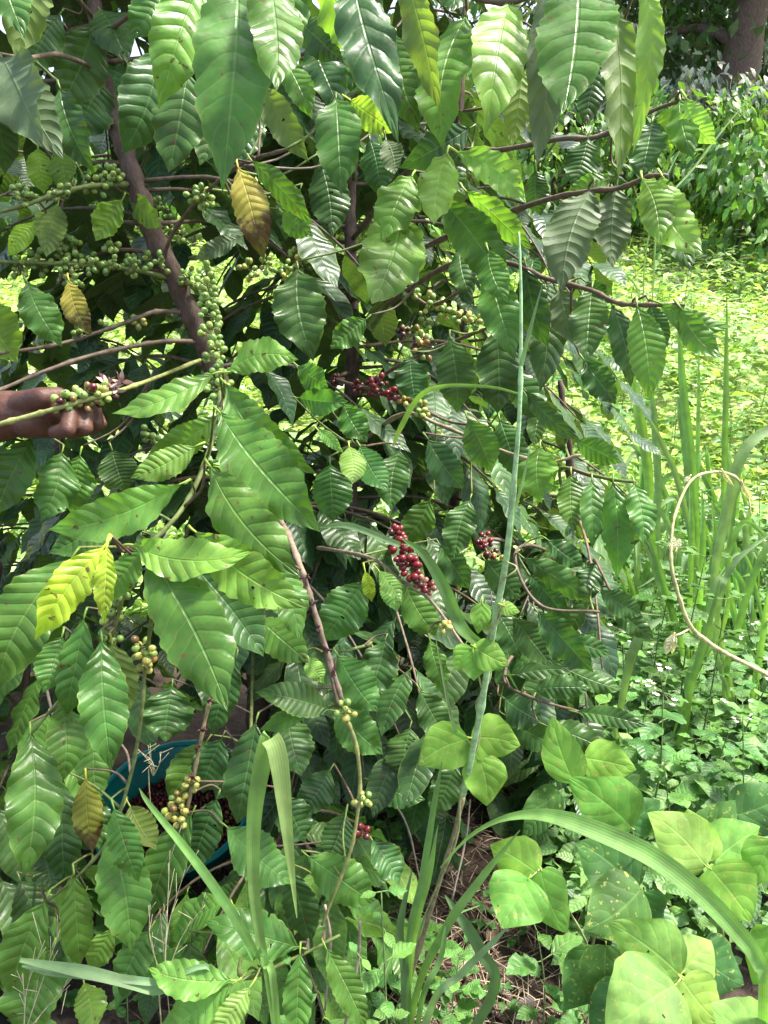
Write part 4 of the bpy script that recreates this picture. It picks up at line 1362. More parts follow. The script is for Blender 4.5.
tuft('grass_tuft', 690, 700, 1.9, 'tall grass clump of upright blades behind the pale curving vine', [
    ([(655, 560, 1.6), (648, 470, 1.56), (640, 420, 1.55), (632, 372, 1.55)], [12, 15, 18, 17, 8], GB),
    ([(697, 560, 1.6), (692, 470, 1.56), (684, 400, 1.55), (678, 318, 1.54)], [9, 13, 16, 14, 3], GR),
    ([(720, 560, 1.65), (724, 470, 1.6), (726, 380, 1.58), (727, 292, 1.57)], [6, 9, 10, 8, 1], GR),
    ([(695, 540, 1.62), (698, 430, 1.6), (699, 342, 1.6)], [5, 7, 7, 1], GB),
    ([(660, 560, 1.6), (658, 480, 1.58), (655, 430, 1.57), (652, 395, 1.56)], [9, 12, 13, 12, 7], GP),
    ([(692, 560, 1.6), (688, 470, 1.58), (682, 420, 1.57), (678, 398, 1.57)], [10, 14, 14, 12, 6], GP),
    ([(700, 600, 1.6), (680, 490, 1.55), (660, 440, 1.53), (640, 405, 1.52)], [8, 10, 10, 9, 1], GP),
    ([(668, 620, 1.58), (640, 520, 1.52), (622, 470, 1.5), (600, 430, 1.5)], [6, 9, 9, 8, 1], GP),
    ([(700, 600, 1.55), (703, 545, 1.5), (702, 490, 1.5)], [9, 11, 10, 2], GB),
    ([(712, 610, 1.55), (716, 550, 1.5), (712, 500, 1.5)], [9, 10, 9, 2], GB),
    ([(690, 600, 1.55), (692, 540, 1.5), (690, 480, 1.5)], [9, 10, 10, 3], GB),
    ([(706, 620, 1.53), (712, 560, 1.5), (724, 500, 1.5)], [6, 8, 7, 1], GR),
    ([(725, 620, 1.55), (728, 560, 1.5), (735, 500, 1.5), (750, 470, 1.5)], [7, 8, 8, 6, 1], GR),
    ([(680, 640, 1.5), (662, 580, 1.45), (650, 540, 1.44), (640, 512, 1.43)], [9, 12, 11, 7, 1], GR),
], 'grass tufts among the coffee', .58, 1.62)
tuft('grass_tuft', 745, 760, 1.75, 'grass tuft with wide arching blades at the right edge beyond the vine', [
    ([(715, 600, 1.5), (728, 510, 1.46), (742, 455, 1.44), (768, 430, 1.44), (800, 425, 1.45)], [9, 13, 16, 16, 14, 6], GP),
    ([(690, 700, 1.45), (706, 640, 1.42), (718, 590, 1.4), (724, 577, 1.4)], [10, 14, 18, 18, 14], GP),
    ([(725, 690, 1.5), (740, 620, 1.45), (760, 560, 1.42), (785, 520, 1.42)], [8, 10, 11, 9, 2], GR),
    ([(730, 700, 1.5), (715, 640, 1.45), (730, 570, 1.42), (775, 530, 1.42)], [6, 8, 9, 8, 2], GP),
    ([(750, 720, 1.5), (762, 640, 1.45), (768, 590, 1.42)], [7, 10, 9, 3], GB),
], 'grass tufts among the coffee', .66, 1.5)
tuft('grass_tuft', 640, 800, 1.65, 'grass tuft with one pale blade bent over above the low weeds', [
    ([(617, 740, 1.42), (622, 700, 1.38), (632, 655, 1.35), (645, 630, 1.34), (662, 619, 1.34)], [5, 8, 11, 14, 13, 4], GP),
    ([(680, 740, 1.45), (690, 690, 1.4), (705, 640, 1.38), (720, 580, 1.36)], [6, 9, 10, 8, 2], GR),
    ([(600, 690, 1.45), (570, 640, 1.4), (610, 612, 1.36), (660, 615, 1.36)], [5, 7, 8, 7, 1], GP),
    ([(690, 690, 1.45), (720, 640, 1.4), (750, 650, 1.38), (768, 690, 1.38)], [3, 4, 4, 3, 1], GR),
], 'grass tufts among the coffee', .72, 1.45)
for k, (px, py) in enumerate([(640, 690), (668, 660), (700, 700), (738, 670), (762, 720), (690, 620), (725, 600), (772, 640), (648, 610), (625, 640)]):
    g0 = G(px, py); dg = float((g0 - CAM) @ FW)
    bl = []
    for q in range(9):
        hgt_ = rng.uniform(.35, .85) * FPX / dg; ln = rng.uniform(-.5, .5) * hgt_
        bx_ = px + rng.uniform(-14, 14); dr = rng.uniform(.0, .35)
        bl.append(([(bx_ + ln * .12, py - hgt_ * .45, dg - .02), (bx_ + ln * .45, py - hgt_ * .85, dg - .05), (bx_ + ln * .9, py - hgt_ * (1 - dr), dg - .08)], [6, 8, 7, .6] if q % 3 else [4, 5, 4.5, .5], [GR, GP, GB, GP][q % 4]))
    tuft('grass_tuft', px, py, dg, 'fine grass tuft of thin leaning blades between the weeds on the right', bl, 'fine grass tufts between the weeds at the right', .8, 1.0)
tuft('grass_tuft', 655, 330, 5.0, 'thin grass stems leaning beside the distant coffee bushes', [
    ([(648, 240, 4.9), (700, 160, 4.9), (755, 90, 4.9)], [1.5, 2, 2, .6], GP),
    ([(655, 250, 4.9), (662, 190, 4.9), (680, 150, 4.9)], [1.5, 2, 1.6, .6], GP),
    ([(640, 300, 4.9), (622, 270, 4.9), (615, 240, 4.9)], [1.5, 2, 1.6, .6], GP),
], 'grass tufts among the coffee')

for (bx_, by_, d_, tips, lab) in [
    (160, 1010, 1.0, [(185, 870), (205, 905), (150, 905), (170, 850)], 'wispy dry grass seed head standing before the lower coffee leaves'),
    (20, 1060, .98, [(45, 940), (70, 985), (22, 975), (60, 930)], 'wispy dry grass seed head in the lower left corner'),
    (150, 800, 1.2, [(148, 745), (160, 752), (138, 750)], 'wispy dry grass seed head crossing the teal basin')]:
    g = ground_pt(bx_, by_ + 60, d_ + .1)
    r_ = empty('dry_grass', g, lab, 'dry grass', 'wispy dry grass seed heads')
    hub = P(bx_ + 4, by_ - 25, d_)
    mb = MB(); tube(mb, [g, P(bx_, by_, d_), hub], mm(1.0, .9, .8), (.40, .36, .20, 0), 5, 14); mb.build('stem', M_STEM, r_)
    for (tx_, ty_) in tips:
        mb = MB(); e = P(tx_, ty_, d_ - .01)
        c_ = tube(mb, [hub, (hub + e) / 2 + rng.randn(3) * .006, e], mm(.8, .6, .35), (.42, .38, .24, 0), 5, 14)
        for q in (4, 6, 8, 10, 12):
            tube(mb, [c_[q], c_[q] + (e - hub) * .18 + rng.randn(3) * .012], mm(.5, .3), (.42, .38, .24, 0), 4, 4)
        mb.build('seed_branch', M_STEM, r_)

# ------------------------------------------------------------------ small weeds
def weed_mesh(seed, h, nl, ls, tone, star=False, flowers=False):
    r = np.random.RandomState(seed)
    st = MB(); fo = MB(); fl = MB()
    top = np.array([r.uniform(-.05, .05), r.uniform(-.05, .05), h])
    mid_ = top * .5 + [r.uniform(-.02, .02), r.uniform(-.02, .02), 0]
    tube(st, [[0, 0, -.02], mid_, top], [.002, .0017, .001], (.12, .19, .06, 0), 6, 10)
    c = spline([[0, 0, 0], mid_, top], 30)
    for k in range(nl):
        q = .25 + .75 * k / max(1, nl - 1)
        p = c[min(29, int(q * 29))]
        a0 = k * math.pi / 2 + r.uniform(-.3, .3)
        for s in (0, math.pi):
            a = a0 + s + r.uniform(-.2, .2)
            out = np.array([math.cos(a), math.sin(a), r.uniform(-.25, .45)])
            L = ls * r.uniform(.7, 1.15) * (1.0 - .3 * (q > .9))
            base = p + out * L * .3
            tube(st, [p, base], [.001, .0008], (.14, .21, .07, 0), 5, 3)
            leaf_free(fo, base, out + [0, 0, -.15], [0, 0, 1], L, L * r.uniform(.26, .36), jit(TONE[tone], .2, r), 10, 4, prof='oval', petiole=0, nv=6)
            if not star and r.rand() < .5:           # side sprig
                p2 = base + out * L * .7
                for q2 in (-.7, .7):
                    D = np.array([math.cos(a + q2), math.sin(a + q2), .2])
                    leaf_free(fo, p + out * L * .6, D, [0, 0, 1], L * .6, L * .18, jit(TONE[tone], .2, r), 8, 4, prof='oval', petiole=0, nv=6)
    if flowers:
        for k in range(7):
            p = top + r.uniform(-.03, .03, 3) + [0, 0, .02]
            tube(fl, [top, p], [.0006, .0005], (.2, .25, .1, 0), 4, 3)
            for q in range(5):
                a = q * 1.2566
                leaf_free(fl, p, np.array([math.cos(a), math.sin(a), .4]), [0, 0, 1], .006, .002, np.array([.62, .58, .50, .2]), 4, 2, quilt=0, prof='oval', petiole=0)
    return st.mesh('stem', M_STEM), fo.mesh('leaves', M_WEED), (fl.mesh('flowers', M_PETAL) if flowers else None)


WV = [weed_mesh(100 + i, h, n, l, t, s, f) for i, (h, n, l, t, s, f) in enumerate([
    (.30, 6, .060, 'W', False, False), (.38, 7, .055, 'G', False, True), (.24, 5, .065, 'G', False, False), (.34, 7, .05, 'W', False, True), (.20, 4, .05, 'G', False, False),
    (.24, 5, .045, 'W', True, False), (.18, 4, .040, 'W', True, False), (.26, 4, .075, 'G', True, False), (.45, 8, .055, 'g', False, False), (.60, 9, .040, 'W', True, False), (.55, 8, .034, 'W', True, False)])]


def weed(kind, loc, s, rz, label, group):
    r = empty('weed_plant', loc, label, 'weed', group)
    for nm, me in zip(('stem', 'foliage', 'flower_head'), WV[kind]):
        if me is None: continue
        o = bpy.data.objects.new(nm, me); COL.objects.link(o); o.parent = r
    r.rotation_euler = (rng.uniform(-.12, .12), rng.uniform(-.12, .12), rz)
    r.scale = (s, s, s)
    return r


weed(9, ground_pt(374, 908, 1.12), 1.03, .4, 'bright young weed with star shaped leaf tips in front of the low coffee leaves', None).rotation_euler = (0, 0, .5)
weed(10, ground_pt(388, 960, 1.10), 1.0, 1.6, 'smaller bright weed just below the star leaved one', None).rotation_euler = (0, 0, .5)
weed(10, ground_pt(324, 968, 1.05), 1.04, .9, 'short bright weed with four round leaves beside the folded grass blade', None).rotation_euler = (0, 0, .5)
weed(7, ground_pt(545, 1010, 1.55), .95, .5, 'dark green weed with oval leaves growing from the bare litter', None)
weed(7, ground_pt(580, 1030, 1.5), .9, 1.9, 'second oval leaved weed tucked under the bean plants', None)
weed(6, ground_pt(410, 860, 1.85), .7, 1.9, 'tiny weed seedling in the bare litter behind the tall stalk', None)
weed(4, ground_pt(388, 905, 1.6), 1.1, 1.9, 'low weed beside the grass at the foot of the tall stalk', None)
for k, (px, py, d_, sc_) in enumerate([(500, 985, 1.6, .6), (470, 960, 1.65, .5), (430, 935, 1.65, .55), (520, 930, 1.75, .5), (545, 905, 1.8, .55), (450, 1000, 1.5, .6), (405, 990, 1.5, .6), (480, 905, 1.8, .45)]):
    weed([4, 2, 7, 4, 2, 7, 4, 2][k], ground_pt(px, py + 20, d_), sc_, k * 1.3, 'small weed sprouting from the bare straw covered litter at the lower centre', 'small weeds in the bare litter')
wspots = []
for k in range(400):
    px, py = rng.uniform(595, 800), rng.uniform(560, 900)
    g = G(px, py)
    if all(np.linalg.norm(g - q) > .10 for q in wspots): wspots.append(g)
    if len(wspots) >= 80: break
for k, g in enumerate(wspots):
    weed([0, 1, 2, 3, 8, 0, 3, 8][k % 8], g, rng.uniform(.95, 1.5), rng.rand() * 6, 'low leafy weed in the tangled undergrowth right of the dark coffee bush', 'weeds in the undergrowth at the right')
wsp2 = []
for k in range(600):
    px, py = rng.uniform(-60, 600), rng.uniform(700, 1080)
    g = G(px, py)
    if 395 < px < 560 and py < 1000: continue
    if 90 < px < 300 and py < 900: continue
    if all(np.linalg.norm(g - q) > .13 for q in wsp2): wsp2.append(g)
    if len(wsp2) >= 60: break
for k, g in enumerate(wsp2):
    weed([0, 2, 4, 6, 4, 5][k % 6], g, rng.uniform(.6, .95), rng.rand() * 6, 'low weed on the shaded ground beneath the front coffee leaves', 'weeds beneath the front coffee leaves')

fsp = []
for k in range(900):
    px, py = rng.uniform(380, 800), rng.uniform(300, 520)
    g = G(px, py)
    if g[1] > 3.2 and all(np.linalg.norm(g - q) > .24 for q in fsp): fsp.append(g)
    if len(fsp) >= 70: break
for k, g in enumerate(fsp):
    weed([0, 3, 2, 1, 5][k % 5], g, rng.uniform(1.1, 1.9), rng.rand() * 6, 'leafy weed standing out of the sunny yellow green slope', 'taller weeds on the sunny slope')

# ------------------------------------------------------------------ ground, litter, field
xs = np.concatenate([np.linspace(-60, -8, 14), np.linspace(-7.5, 7.5, 90), np.linspace(8, 60, 14)])
ys = np.concatenate([np.linspace(-20, -1, 8), np.linspace(-.5, 8, 100), np.linspace(8.5, 110, 40)])
X, Y = np.meshgrid(xs, ys, indexing='ij')
Z = tz(X, Y) + .006 * rng.randn(*X.shape) * (np.abs(X) < 8) * (Y < 8.2)
V = np.stack([X, Y, Z], -1).reshape(-1, 3)
nx, ny = X.shape
F = [(i * ny + j, (i + 1) * ny + j, (i + 1) * ny + j + 1, i * ny + j + 1) for i in range(nx - 1) for j in range(ny - 1)]
mb = MB(); mb.add(V, F)
tag(mb.build('ground', M_GROUND), kind='structure')

mb = MB()
for k in range(2000):
    px, py = rng.uniform(200, 640), rng.uniform(740, 1060)
    g = G(px, py) if k % 3 == 0 else g + [rng.uniform(-.12, .12), rng.uniform(-.12, .12), 0]
    g[2] = float(tz(g[0], g[1]))
    a = rng.rand() * math.pi; L = rng.uniform(.03, .14)
    D = np.array([math.cos(a), math.sin(a), rng.uniform(-.1, .25)]) * L
    cB = [(.30, .22, .15, 0), (.20, .14, .10, 0), (.10, .06, .045, 0), (.42, .34, .24, 0)][rng.randint(4)]
    tube(mb, [g + [0, 0, .008], g + D * .5 + [0, 0, .012], g + D + [0, 0, .008]], [.0010, .0012, .0007], cB, 4, 5)
tag(mb.build('straw', M_STRAW), 'dry straw and thin twigs scattered over the bare soil', 'straw', None, 'stuff')
mb = MB()
for k in range(420):
    px, py = rng.uniform(160, 680), rng.uniform(730, 1060)
    g = G(px, py) + [0, 0, .006 + rng.rand() * .012]
    a = rng.rand() * 6.28
    D = np.array([math.cos(a), math.sin(a), rng.uniform(-.1, .15)])
    L = rng.uniform(.02, .065)
    cB = [(.10, .065, .05, .1), (.15, .10, .075, .1), (.07, .048, .038, .05)][rng.randint(3)]
    leaf_free(mb, g, D, [rng.uniform(-.4, .4), rng.uniform(-.4, .4), 1], L, L * .2, jit(cB), 10, 4, quilt=1.5)
tag(mb.build('leaf_litter', M_COFFEE), 'brown fallen leaves covering the soil under the coffee trees', 'leaf litter', None, 'stuff')

# bare dry twigs on the ground, one by one
for k, (a, b_) in enumerate([((452, 900, 1.72), (470, 800, 1.85)), ((384, 790, 1.8), (420, 880, 1.75)), ((325, 905, 1.3), (325, 1010, 1.35)), ((360, 920, 1.3), (345, 1024, 1.35))]):
    mb = MB(); p, q = P(*a), P(*b_)
    p[2] = max(p[2], .01); q[2] = max(q[2], .01)
    tube(mb, [p, (p + q) / 2 + [.01, 0, .03], q], mm(2, 2.4, 1.6), (.32, .25, .20, 0), 6, 14, .2, nodes=4)
    tag(mb.build('dry_twig', M_STEM, None, p), ['grey dry twig lying in the litter behind the tall stalk', 'grey dry twig crossing the bare litter left of the stalk', 'grey upright dry twig beside the short bright weed', 'grey dry twig behind the star leaved weed'][k], 'twig')

# sunlit weedy field behind
mb = MB()
NF = 90000
fy = 2.75 + 10.5 * rng.rand(NF) ** 1.35
fx = rng.uniform(-5.5, 6.5, NF) * (.40 + fy / 9.5)
keep = (fy > 3.0) | (fx > .95) | (fx < -.75)
fx, fy = fx[keep], fy[keep]; NF = len(fx)
patch = .5 + .5 * np.sin(fx * 2.1 + 1.3 * np.sin(fy * 1.7)) * np.sin(fy * 1.4 + fx)
patch2 = .5 + .5 * np.sin(fx * 5.3 + 2 * np.sin(fy * 2.9)) * np.sin(fy * 4.7 + 1.5 * np.sin(fx * 3.1))
fz = tz(fx, fy) + rng.uniform(0, 1, NF) ** .7 * (.05 + .20 * patch + .28 * patch2 ** 2)
def vn(v): return v / np.linalg.norm(v, axis=1, keepdims=True)
ang = rng.rand(NF) * 6.283
Dv = vn(np.stack([np.cos(ang), np.sin(ang), rng.uniform(-.6, .5, NF)], 1))
Sv = vn(np.cross(Dv, np.stack([rng.uniform(-.6, .6, NF), rng.uniform(-.6, .6, NF), np.ones(NF)], 1)))
Nv = np.cross(Sv, Dv)
Lv = (rng.uniform(.035, .11, NF) * (1 + .3 * patch))[:, None]; Hv = Lv * rng.uniform(.2, .34, NF)[:, None]
Bv_ = np.stack([fx, fy, fz], 1)
VV = np.stack([Bv_, Bv_ + Dv * Lv * .4 + Sv * Hv + Nv * .006, Bv_ + Dv * Lv * .42, Bv_ + Dv * Lv * .4 - Sv * Hv + Nv * .006, Bv_ + Dv * Lv - Nv * .12 * Lv], 1).reshape(-1, 3)
FT = np.array([(.29, .40, .10, .35), (.37, .48, .14, .35), (.21, .33, .08, .3), (.46, .52, .22, .3), (.19, .29, .09, .28), (.46, .45, .24, .25)])
ti = rng.choice(6, p=[.3, .30, .18, .12, .05, .05], size=NF)
tt_ = FT[ti]; tt_[:, :3] *= (rng.uniform(.75, 1.25, NF) * (.8 + .35 * patch2))[:, None]; tt_[:, 2] *= 1 + .8 * patch
ff = (np.arange(NF)[:, None, None] * 5 + np.array([[0, 1, 2], [0, 2, 3], [1, 4, 2], [2, 4, 3]])[None]).reshape(-1, 3)
mb.add(VV, ff.tolist(), np.tile([(.5, 0), (1, .4), (.5, .4), (0, .4), (.5, 1)], (NF, 1)), np.repeat(tt_, 5, axis=0))
for i in range(2600):
    x = rng.uniform(-5, 7); y = 2.9 + 8 * rng.rand() ** 1.5; x *= (.45 + y / 9)
    if y < 3.1 and -.9 < x < .95: continue
    g = np.array([x, y, float(tz(x, y))]); h = rng.uniform(.15, .4)
    a = rng.rand() * 6.28; w_ = rng.uniform(.003, .007)
    S = np.array([math.cos(a), math.sin(a), 0]); ln = np.array([rng.uniform(-.5, .5), rng.uniform(-.5, .5), 0])
    p1 = g + [0, 0, h * .6] + ln * h * .3; p2 = g + [0, 0, h] + ln * h
    mb.add([g - S * w_, g + S * w_, p1 + S * w_ * .8, p1 - S * w_ * .8, p2], [(0, 1, 2, 3), (3, 2, 4)], [(0, 0), (1, 0), (1, .5), (0, .5), (.5, 1)], jit((.22, .35, .09, .3), .25))
NU = 16000
ux = rng.uniform(.30, 2.6, NU); uy = rng.uniform(1.25, 3.3, NU)
ok = (ux > .36 + .13 * (uy - 1.2)) & (ux < .75 + .62 * uy)
ux, uy = ux[ok], uy[ok]; NU = len(ux)
bump_ = .5 + .5 * np.sin(ux * 7.1 + 2 * np.sin(uy * 3.7)) * np.sin(uy * 6.1 + ux * 2)
uz = tz(ux, uy) + (rng.rand(NU) ** .6) * (.10 + .22 * bump_)
ang = rng.rand(NU) * 6.283
Dv = vn(np.stack([np.cos(ang), np.sin(ang), rng.uniform(-.6, .3, NU)], 1))
Sv = vn(np.cross(Dv, np.stack([rng.uniform(-.5, .5, NU), rng.uniform(-.7, .3, NU), np.ones(NU)], 1)))
Nv = np.cross(Sv, Dv)
Lv = rng.uniform(.03, .075, NU)[:, None]; Hv = Lv * rng.uniform(.22, .34, NU)[:, None]
Bv_ = np.stack([ux, uy, uz], 1)
f8 = [Bv_, Bv_ + Dv * Lv * .28 + Sv * Hv * .85 + Nv * .10 * Lv, Bv_ + Dv * Lv * .3 + Nv * .04 * Lv, Bv_ + Dv * Lv * .28 - Sv * Hv * .85 + Nv * .10 * Lv,
      Bv_ + Dv * Lv * .62 + Sv * Hv * .8 + Nv * .09 * Lv, Bv_ + Dv * Lv * .62 + Nv * .03 * Lv, Bv_ + Dv * Lv * .62 - Sv * Hv * .8 + Nv * .09 * Lv, Bv_ + Dv * Lv - Nv * .1 * Lv]
VV = np.stack(f8, 1).reshape(-1, 3)
base8 = np.arange(NU) * 8
F8 = []
for b0 in base8.tolist():
    F8 += [(b0, b0 + 1, b0 + 2), (b0, b0 + 2, b0 + 3), (b0 + 1, b0 + 4, b0 + 5, b0 + 2), (b0 + 2, b0 + 5, b0 + 6, b0 + 3), (b0 + 4, b0 + 7, b0 + 5), (b0 + 5, b0 + 7, b0 + 6)]
UTN = np.array([(.10, .21, .06, .25), (.14, .27, .075, .27), (.07, .155, .05, .2), (.19, .33, .10, .28)])
tt_ = UTN[rng.choice(4, p=[.35, .3, .2, .15], size=NU)]; tt_[:, :3] *= rng.uniform(.75, 1.25, NU)[:, None]
um = MB()
um.add(VV, F8, np.tile([(.5, 0), (1, .28), (.5, .3), (0, .28), (1, .62), (.5, .62), (0, .62), (.5, 1)], (NU, 1)), np.repeat(tt_, 8, axis=0))
tag(um.build('ground_cover', M_WEED), 'dense small leaved ground cover filling the undergrowth at the right', 'ground cover', None, 'stuff')
tag(mb.build('field_weeds', M_FIELD), 'bright yellow green weeds covering the sunny slope behind the coffee', 'weeds', None, 'stuff')

# ------------------------------------------------------------------ distant coffee bushes
def bush(seed, h, wd, nleaf, tones, ls=(.13, .2), drop=1.0):
    r = np.random.RandomState(seed)
    tk = MB(); fo = MB()
    tube(tk, [[0, 0, -.05], [.03, 0, h * .4], [0, .03, h * .95]], [.03, .025, .008], (.1, .08, .05, 0), 8, 12, .2)
    centers = [(r.uniform(-.5, .5) * wd, r.uniform(-.5, .5) * wd, r.uniform(.2, .95) * h) for _ in range(34)]
    for c in centers[:14]:
        tube(tk, [[0, 0, c[2] * .85], [c[0] * .5, c[1] * .5, c[2] * .98], list(c)], [.012, .008, .004], (.1, .08, .05, 0), 5, 6)
    for i in range(nleaf):
        c = centers[r.randint(len(centers))]
        p = np.array(c) + r.randn(3) * [wd * .10, wd * .10, h * .06]
        out = nrm([p[0], p[1], 0.05])
        D = out * r.uniform(.1, .7) + r.randn(3) * .3 + [0, 0, -r.uniform(.3, 1.1) * drop]
        L = r.uniform(*ls)
        AA = nrm(D); S = nrm(np.cross(AA, out + [0, 0, .8] + r.randn(3) * .3)); N = np.cross(S, AA)
        if np.dot(N, out + [0, 0, .8]) < 0: N = -N
        hw = L * r.uniform(.18, .25)
        V = [p, p + AA * L * .28 + S * hw * .8 + N * .08 * L, p + AA * L * .3 + N * .04 * L, p + AA * L * .28 - S * hw * .8 + N * .08 * L,
             p + AA * L * .62 + S * hw * .85 + N * .07 * L, p + AA * L * .62 + N * .03 * L, p + AA * L * .62 - S * hw * .85 + N * .07 * L, p + AA * L - N * .08 * L]
        Fc = [(0, 1, 2), (0, 2, 3), (1, 4, 5, 2), (2, 5, 6, 3), (4, 7, 5), (5, 7, 6)]
        if np.dot(np.cross(V[1] - V[0], V[2] - V[0]), N) < 0: Fc = [q[::-1] for q in Fc]
        fo.add(V, Fc, [(.5, 0), (1, .28), (.5, .3), (0, .28), (1, .62), (.5, .62), (0, .62), (.5, 1)], jit(TONE[tones[r.randint(len(tones))]], .3, r))
    return tk.mesh('trunk', M_BARK), fo.mesh('crown', M_COFFEE)


BV = [bush(11, 1.7, 1.5, 1500, 'dgdgK'), bush(12, 1.5, 1.4, 1300, 'dggdK'), bush(13, 1.9, 1.6, 1500, 'gKdgL')]


def place_bush(k, x, y, s, rz, label, name='coffee_bush', cat='coffee bush', group='coffee bushes on the far slope'):
    r = empty(name, [x, y, float(tz(x, y))], label, cat, group)
    for nm, me in zip(('trunk', 'crown'), BV[k]):
        o = bpy.data.objects.new(nm, me); COL.objects.link(o); o.parent = r
    r.rotation_euler = (0, 0, rz); r.scale = (s, s, s)
    return r


def at_far(px, y):      # x on the slope for a pixel column at distance y
    return (px - 384) / FPX * (y * math.cos(PITCH) + .2)


for k, (px, y, s, v, lab) in enumerate([
    (725, 8.3, .86, 0, 'dark coffee bush at the edge of the sunny slope, nearest the right edge'),
    (655, 9.4, .86, 2, 'yellow green coffee bush behind the lime leaf pair'),
    (775, 9.0, .9, 2, 'tall sunlit coffee bush below the brown trunk'),
    (610, 10.2, .9, 1, 'coffee bush half hidden behind the hanging olive leaves'),
    (545, 9.6, .95, 0, 'coffee bush seen through the gap right of the thin trunk'),
    (460, 10.0, 1.05, 2, 'coffee bush glimpsed beyond the two lime young leaves'),
    (380, 9.3, 1.0, 1, 'coffee bush hidden mostly behind the thin upright trunk'),
    (290, 10.2, 1.05, 0, 'coffee bush glimpsed beyond the yellow blotched leaf'),
    (200, 9.4, .95, 2, 'coffee bush glimpsed beyond the leaning brown trunk'),
    (110, 10.2, 1.0, 1, 'coffee bush glimpsed left of the leaning brown trunk'),
    (20, 9.6, 1.0, 0, 'coffee bush glimpsed at the far left between drooping leaves')]):
    place_bush(v, at_far(px, y), y, s, k * 1.9, lab)

# far trees with brown trunks and dim crowns
def far_tree(px, y, h, tr_, label, lean, crown_c, tones, n, ls=(.14, .26)):
    q0 = crown_c or .10
    x = at_far(px, y)
    g = np.array([x, y, float(tz(x, y))])
    r = empty('tree', g, label, 'tree', 'trees beyond the slope')
    mb = MB()
    top = g + [lean, .2, h]
    c = tube(mb, [g - [0, 0, .2], g + [lean * .2, 0, h * .35], g + [lean * .6, .1, h * .7], top], [tr_ * 1.25, tr_, tr_ * .8, tr_ * .4], (.1, .07, .05, 0), 12, 26, .25)
    mb.build('trunk', M_BARK, r)
    cents = []
    for k in range(12):
        q = rng.uniform(q0, .9)
        p = c[int(q * 25)]
        e = p + [rng.uniform(-1.9, 1.9), rng.uniform(-1.2, 1.2), rng.uniform(.1, 1.2)]
        mb = MB(); tube(mb, [p, (p + e) / 2 + [0, 0, .2], e], [tr_ * .4, tr_ * .25, tr_ * .1], (.09, .065, .05, 0), 7, 10, .2)
        mb.build('limb', M_BARK, r); cents += [e, (p + e) / 2 + [0, 0, .2]]
    mb = MB()
    for i in range(n):
        ce = cents[rng.randint(len(cents))]
        p = ce + rng.randn(3) * [.65, .5, .40]
        AA = nrm(rng.randn(3) + [0, 0, -.5]); S = nrm(np.cross(AA, rng.randn(3))); L = rng.uniform(*ls); hw = L * .26
        N = np.cross(S, AA)
        V = [p, p + AA * L * .45 + S * hw + N * .02, p + AA * L - N * .02, p + AA * L * .45 - S * hw + N * .02, p + AA * L * .5]
        mb.add(V, [(0, 1, 4), (1, 2, 4), (2, 3, 4), (3, 0, 4)], [(.5, 0), (1, .5), (.5, 1), (0, .5), (.5, .5)], jit(TONE[tones[rng.randint(len(tones))]], .3))
    mb.build('crown', M_FIELD, r)


TONE['s'] = (.25, .27, .22, .2)
far_tree(698, 12.0, 5.0, .26, 'tree with a thick leaning brown trunk in the top right corner', .7, .42, 'dkd', 4200)
far_tree(690, 15, 6.0, .16, 'shaded dark tree left of the thick brown trunk', -.5, None, 'dkk', 4200)
far_tree(800, 16, 6.5, .2, 'shaded dark tree behind the thick brown trunk at the frame edge', -.6, None, 'dkd', 4200)
far_tree(640, 18, 6.5, .18, 'dark tree behind the hanging light olive leaf', .3, None, 'dkg', 4200)
for k, (px, y, lab) in enumerate([(690, 11.0, 'grey leaved shrub just left of the thick brown trunk'), (765, 10.5, 'grey leaved shrub at the foot of the thick brown trunk'), (650, 11.5, 'grey leaved shrub between the olive leaf and the far trees')]):
    if k == 0: BV.append(bush(21, 2.2, 2.0, 1700, 'ssk', (.13, .22))); BV.append(bush(31, 2.3, 2.4, 2600, 'dksk', (.10, .18)))
    place_bush(3, at_far(px, y), y, .8, k * 2.1, lab, 'grey_shrub', 'shrub', 'grey shrubs before the far trees')

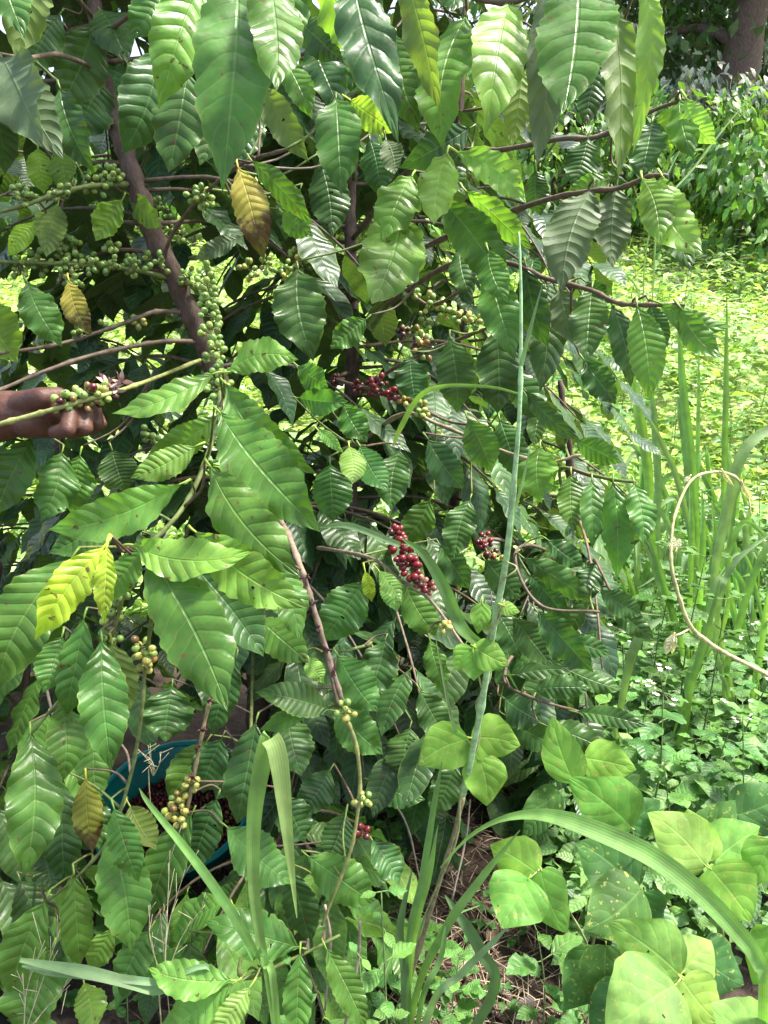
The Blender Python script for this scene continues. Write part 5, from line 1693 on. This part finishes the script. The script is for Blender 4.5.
for k, (px, y, sc_, lab) in enumerate([(575, 14.5, 1.5, 'tall dark bush far behind the two hanging lime leaves'), (640, 15.5, 1.6, 'tall dark bush far behind the hanging olive leaf'), (700, 14.0, 1.1, 'tall dark bush in the shade left of the thick brown trunk'),
                                  (760, 15.0, 1.2, 'tall dark bush in the shade right of the thick brown trunk'), (820, 14.0, 1.2, 'tall dark bush at the top right frame edge'), (500, 15.0, 1.6, 'tall dark bush far behind the folded pale leaf')]):
    place_bush(4 if k else 4, at_far(px, y), y, sc_, k * 1.7, lab, 'dark_bush', 'bush', 'dark bushes under the far trees')

# ------------------------------------------------------------------ light, sky, camera
W = bpy.data.worlds.new('World'); SC.world = W; W.use_nodes = True
nt = W.node_tree
bg = nt.nodes['Background']
sky = nt.nodes.new('ShaderNodeTexSky'); sky.sky_type = 'NISHITA'; sky.sun_disc = False
SUN_EL, SUN_AZ = R(64), R(80)          # azimuth measured from +Y towards +X
sky.sun_elevation = SUN_EL; sky.sun_rotation = SUN_AZ
sky.air_density = 1.0; sky.dust_density = 3.0; sky.ozone_density = 1.0
hz = nt.nodes.new('ShaderNodeHueSaturation'); hz.inputs['Saturation'].default_value = .75
nt.links.new(sky.outputs[0], hz.inputs['Color'])
nt.links.new(hz.outputs[0], bg.inputs[0])
bg.inputs[1].default_value = 0.14
ld = bpy.data.lights.new('sun', 'SUN'); ld.energy = 3.6; ld.angle = R(8); ld.color = (1, .95, .86)
lo = bpy.data.objects.new('sun', ld); COL.objects.link(lo)
sd = Vector((math.sin(SUN_AZ) * math.cos(SUN_EL), math.cos(SUN_AZ) * math.cos(SUN_EL), math.sin(SUN_EL)))
lo.rotation_mode = 'QUATERNION'; lo.rotation_quaternion = sd.to_track_quat('Z', 'Y'); lo.location = sd * 10

cd = bpy.data.cameras.new('camera'); cam = bpy.data.objects.new('camera', cd); COL.objects.link(cam)
cd.sensor_fit = 'VERTICAL'; cd.sensor_height = 36; cd.lens = 36 * FPX / 1024
cd.clip_start = .02; cd.clip_end = 500
cam.location = CAM; cam.rotation_euler = (math.pi / 2 - PITCH, 0, 0)
SC.camera = cam
SC.view_settings.view_transform = 'Standard'; SC.view_settings.look = 'None'
SC.view_settings.exposure = 1.7; SC.view_settings.gamma = 1; SC.view_settings.use_curve_mapping = False
SC.cycles.max_bounces = 10; SC.cycles.diffuse_bounces = 4; SC.cycles.transmission_bounces = 8
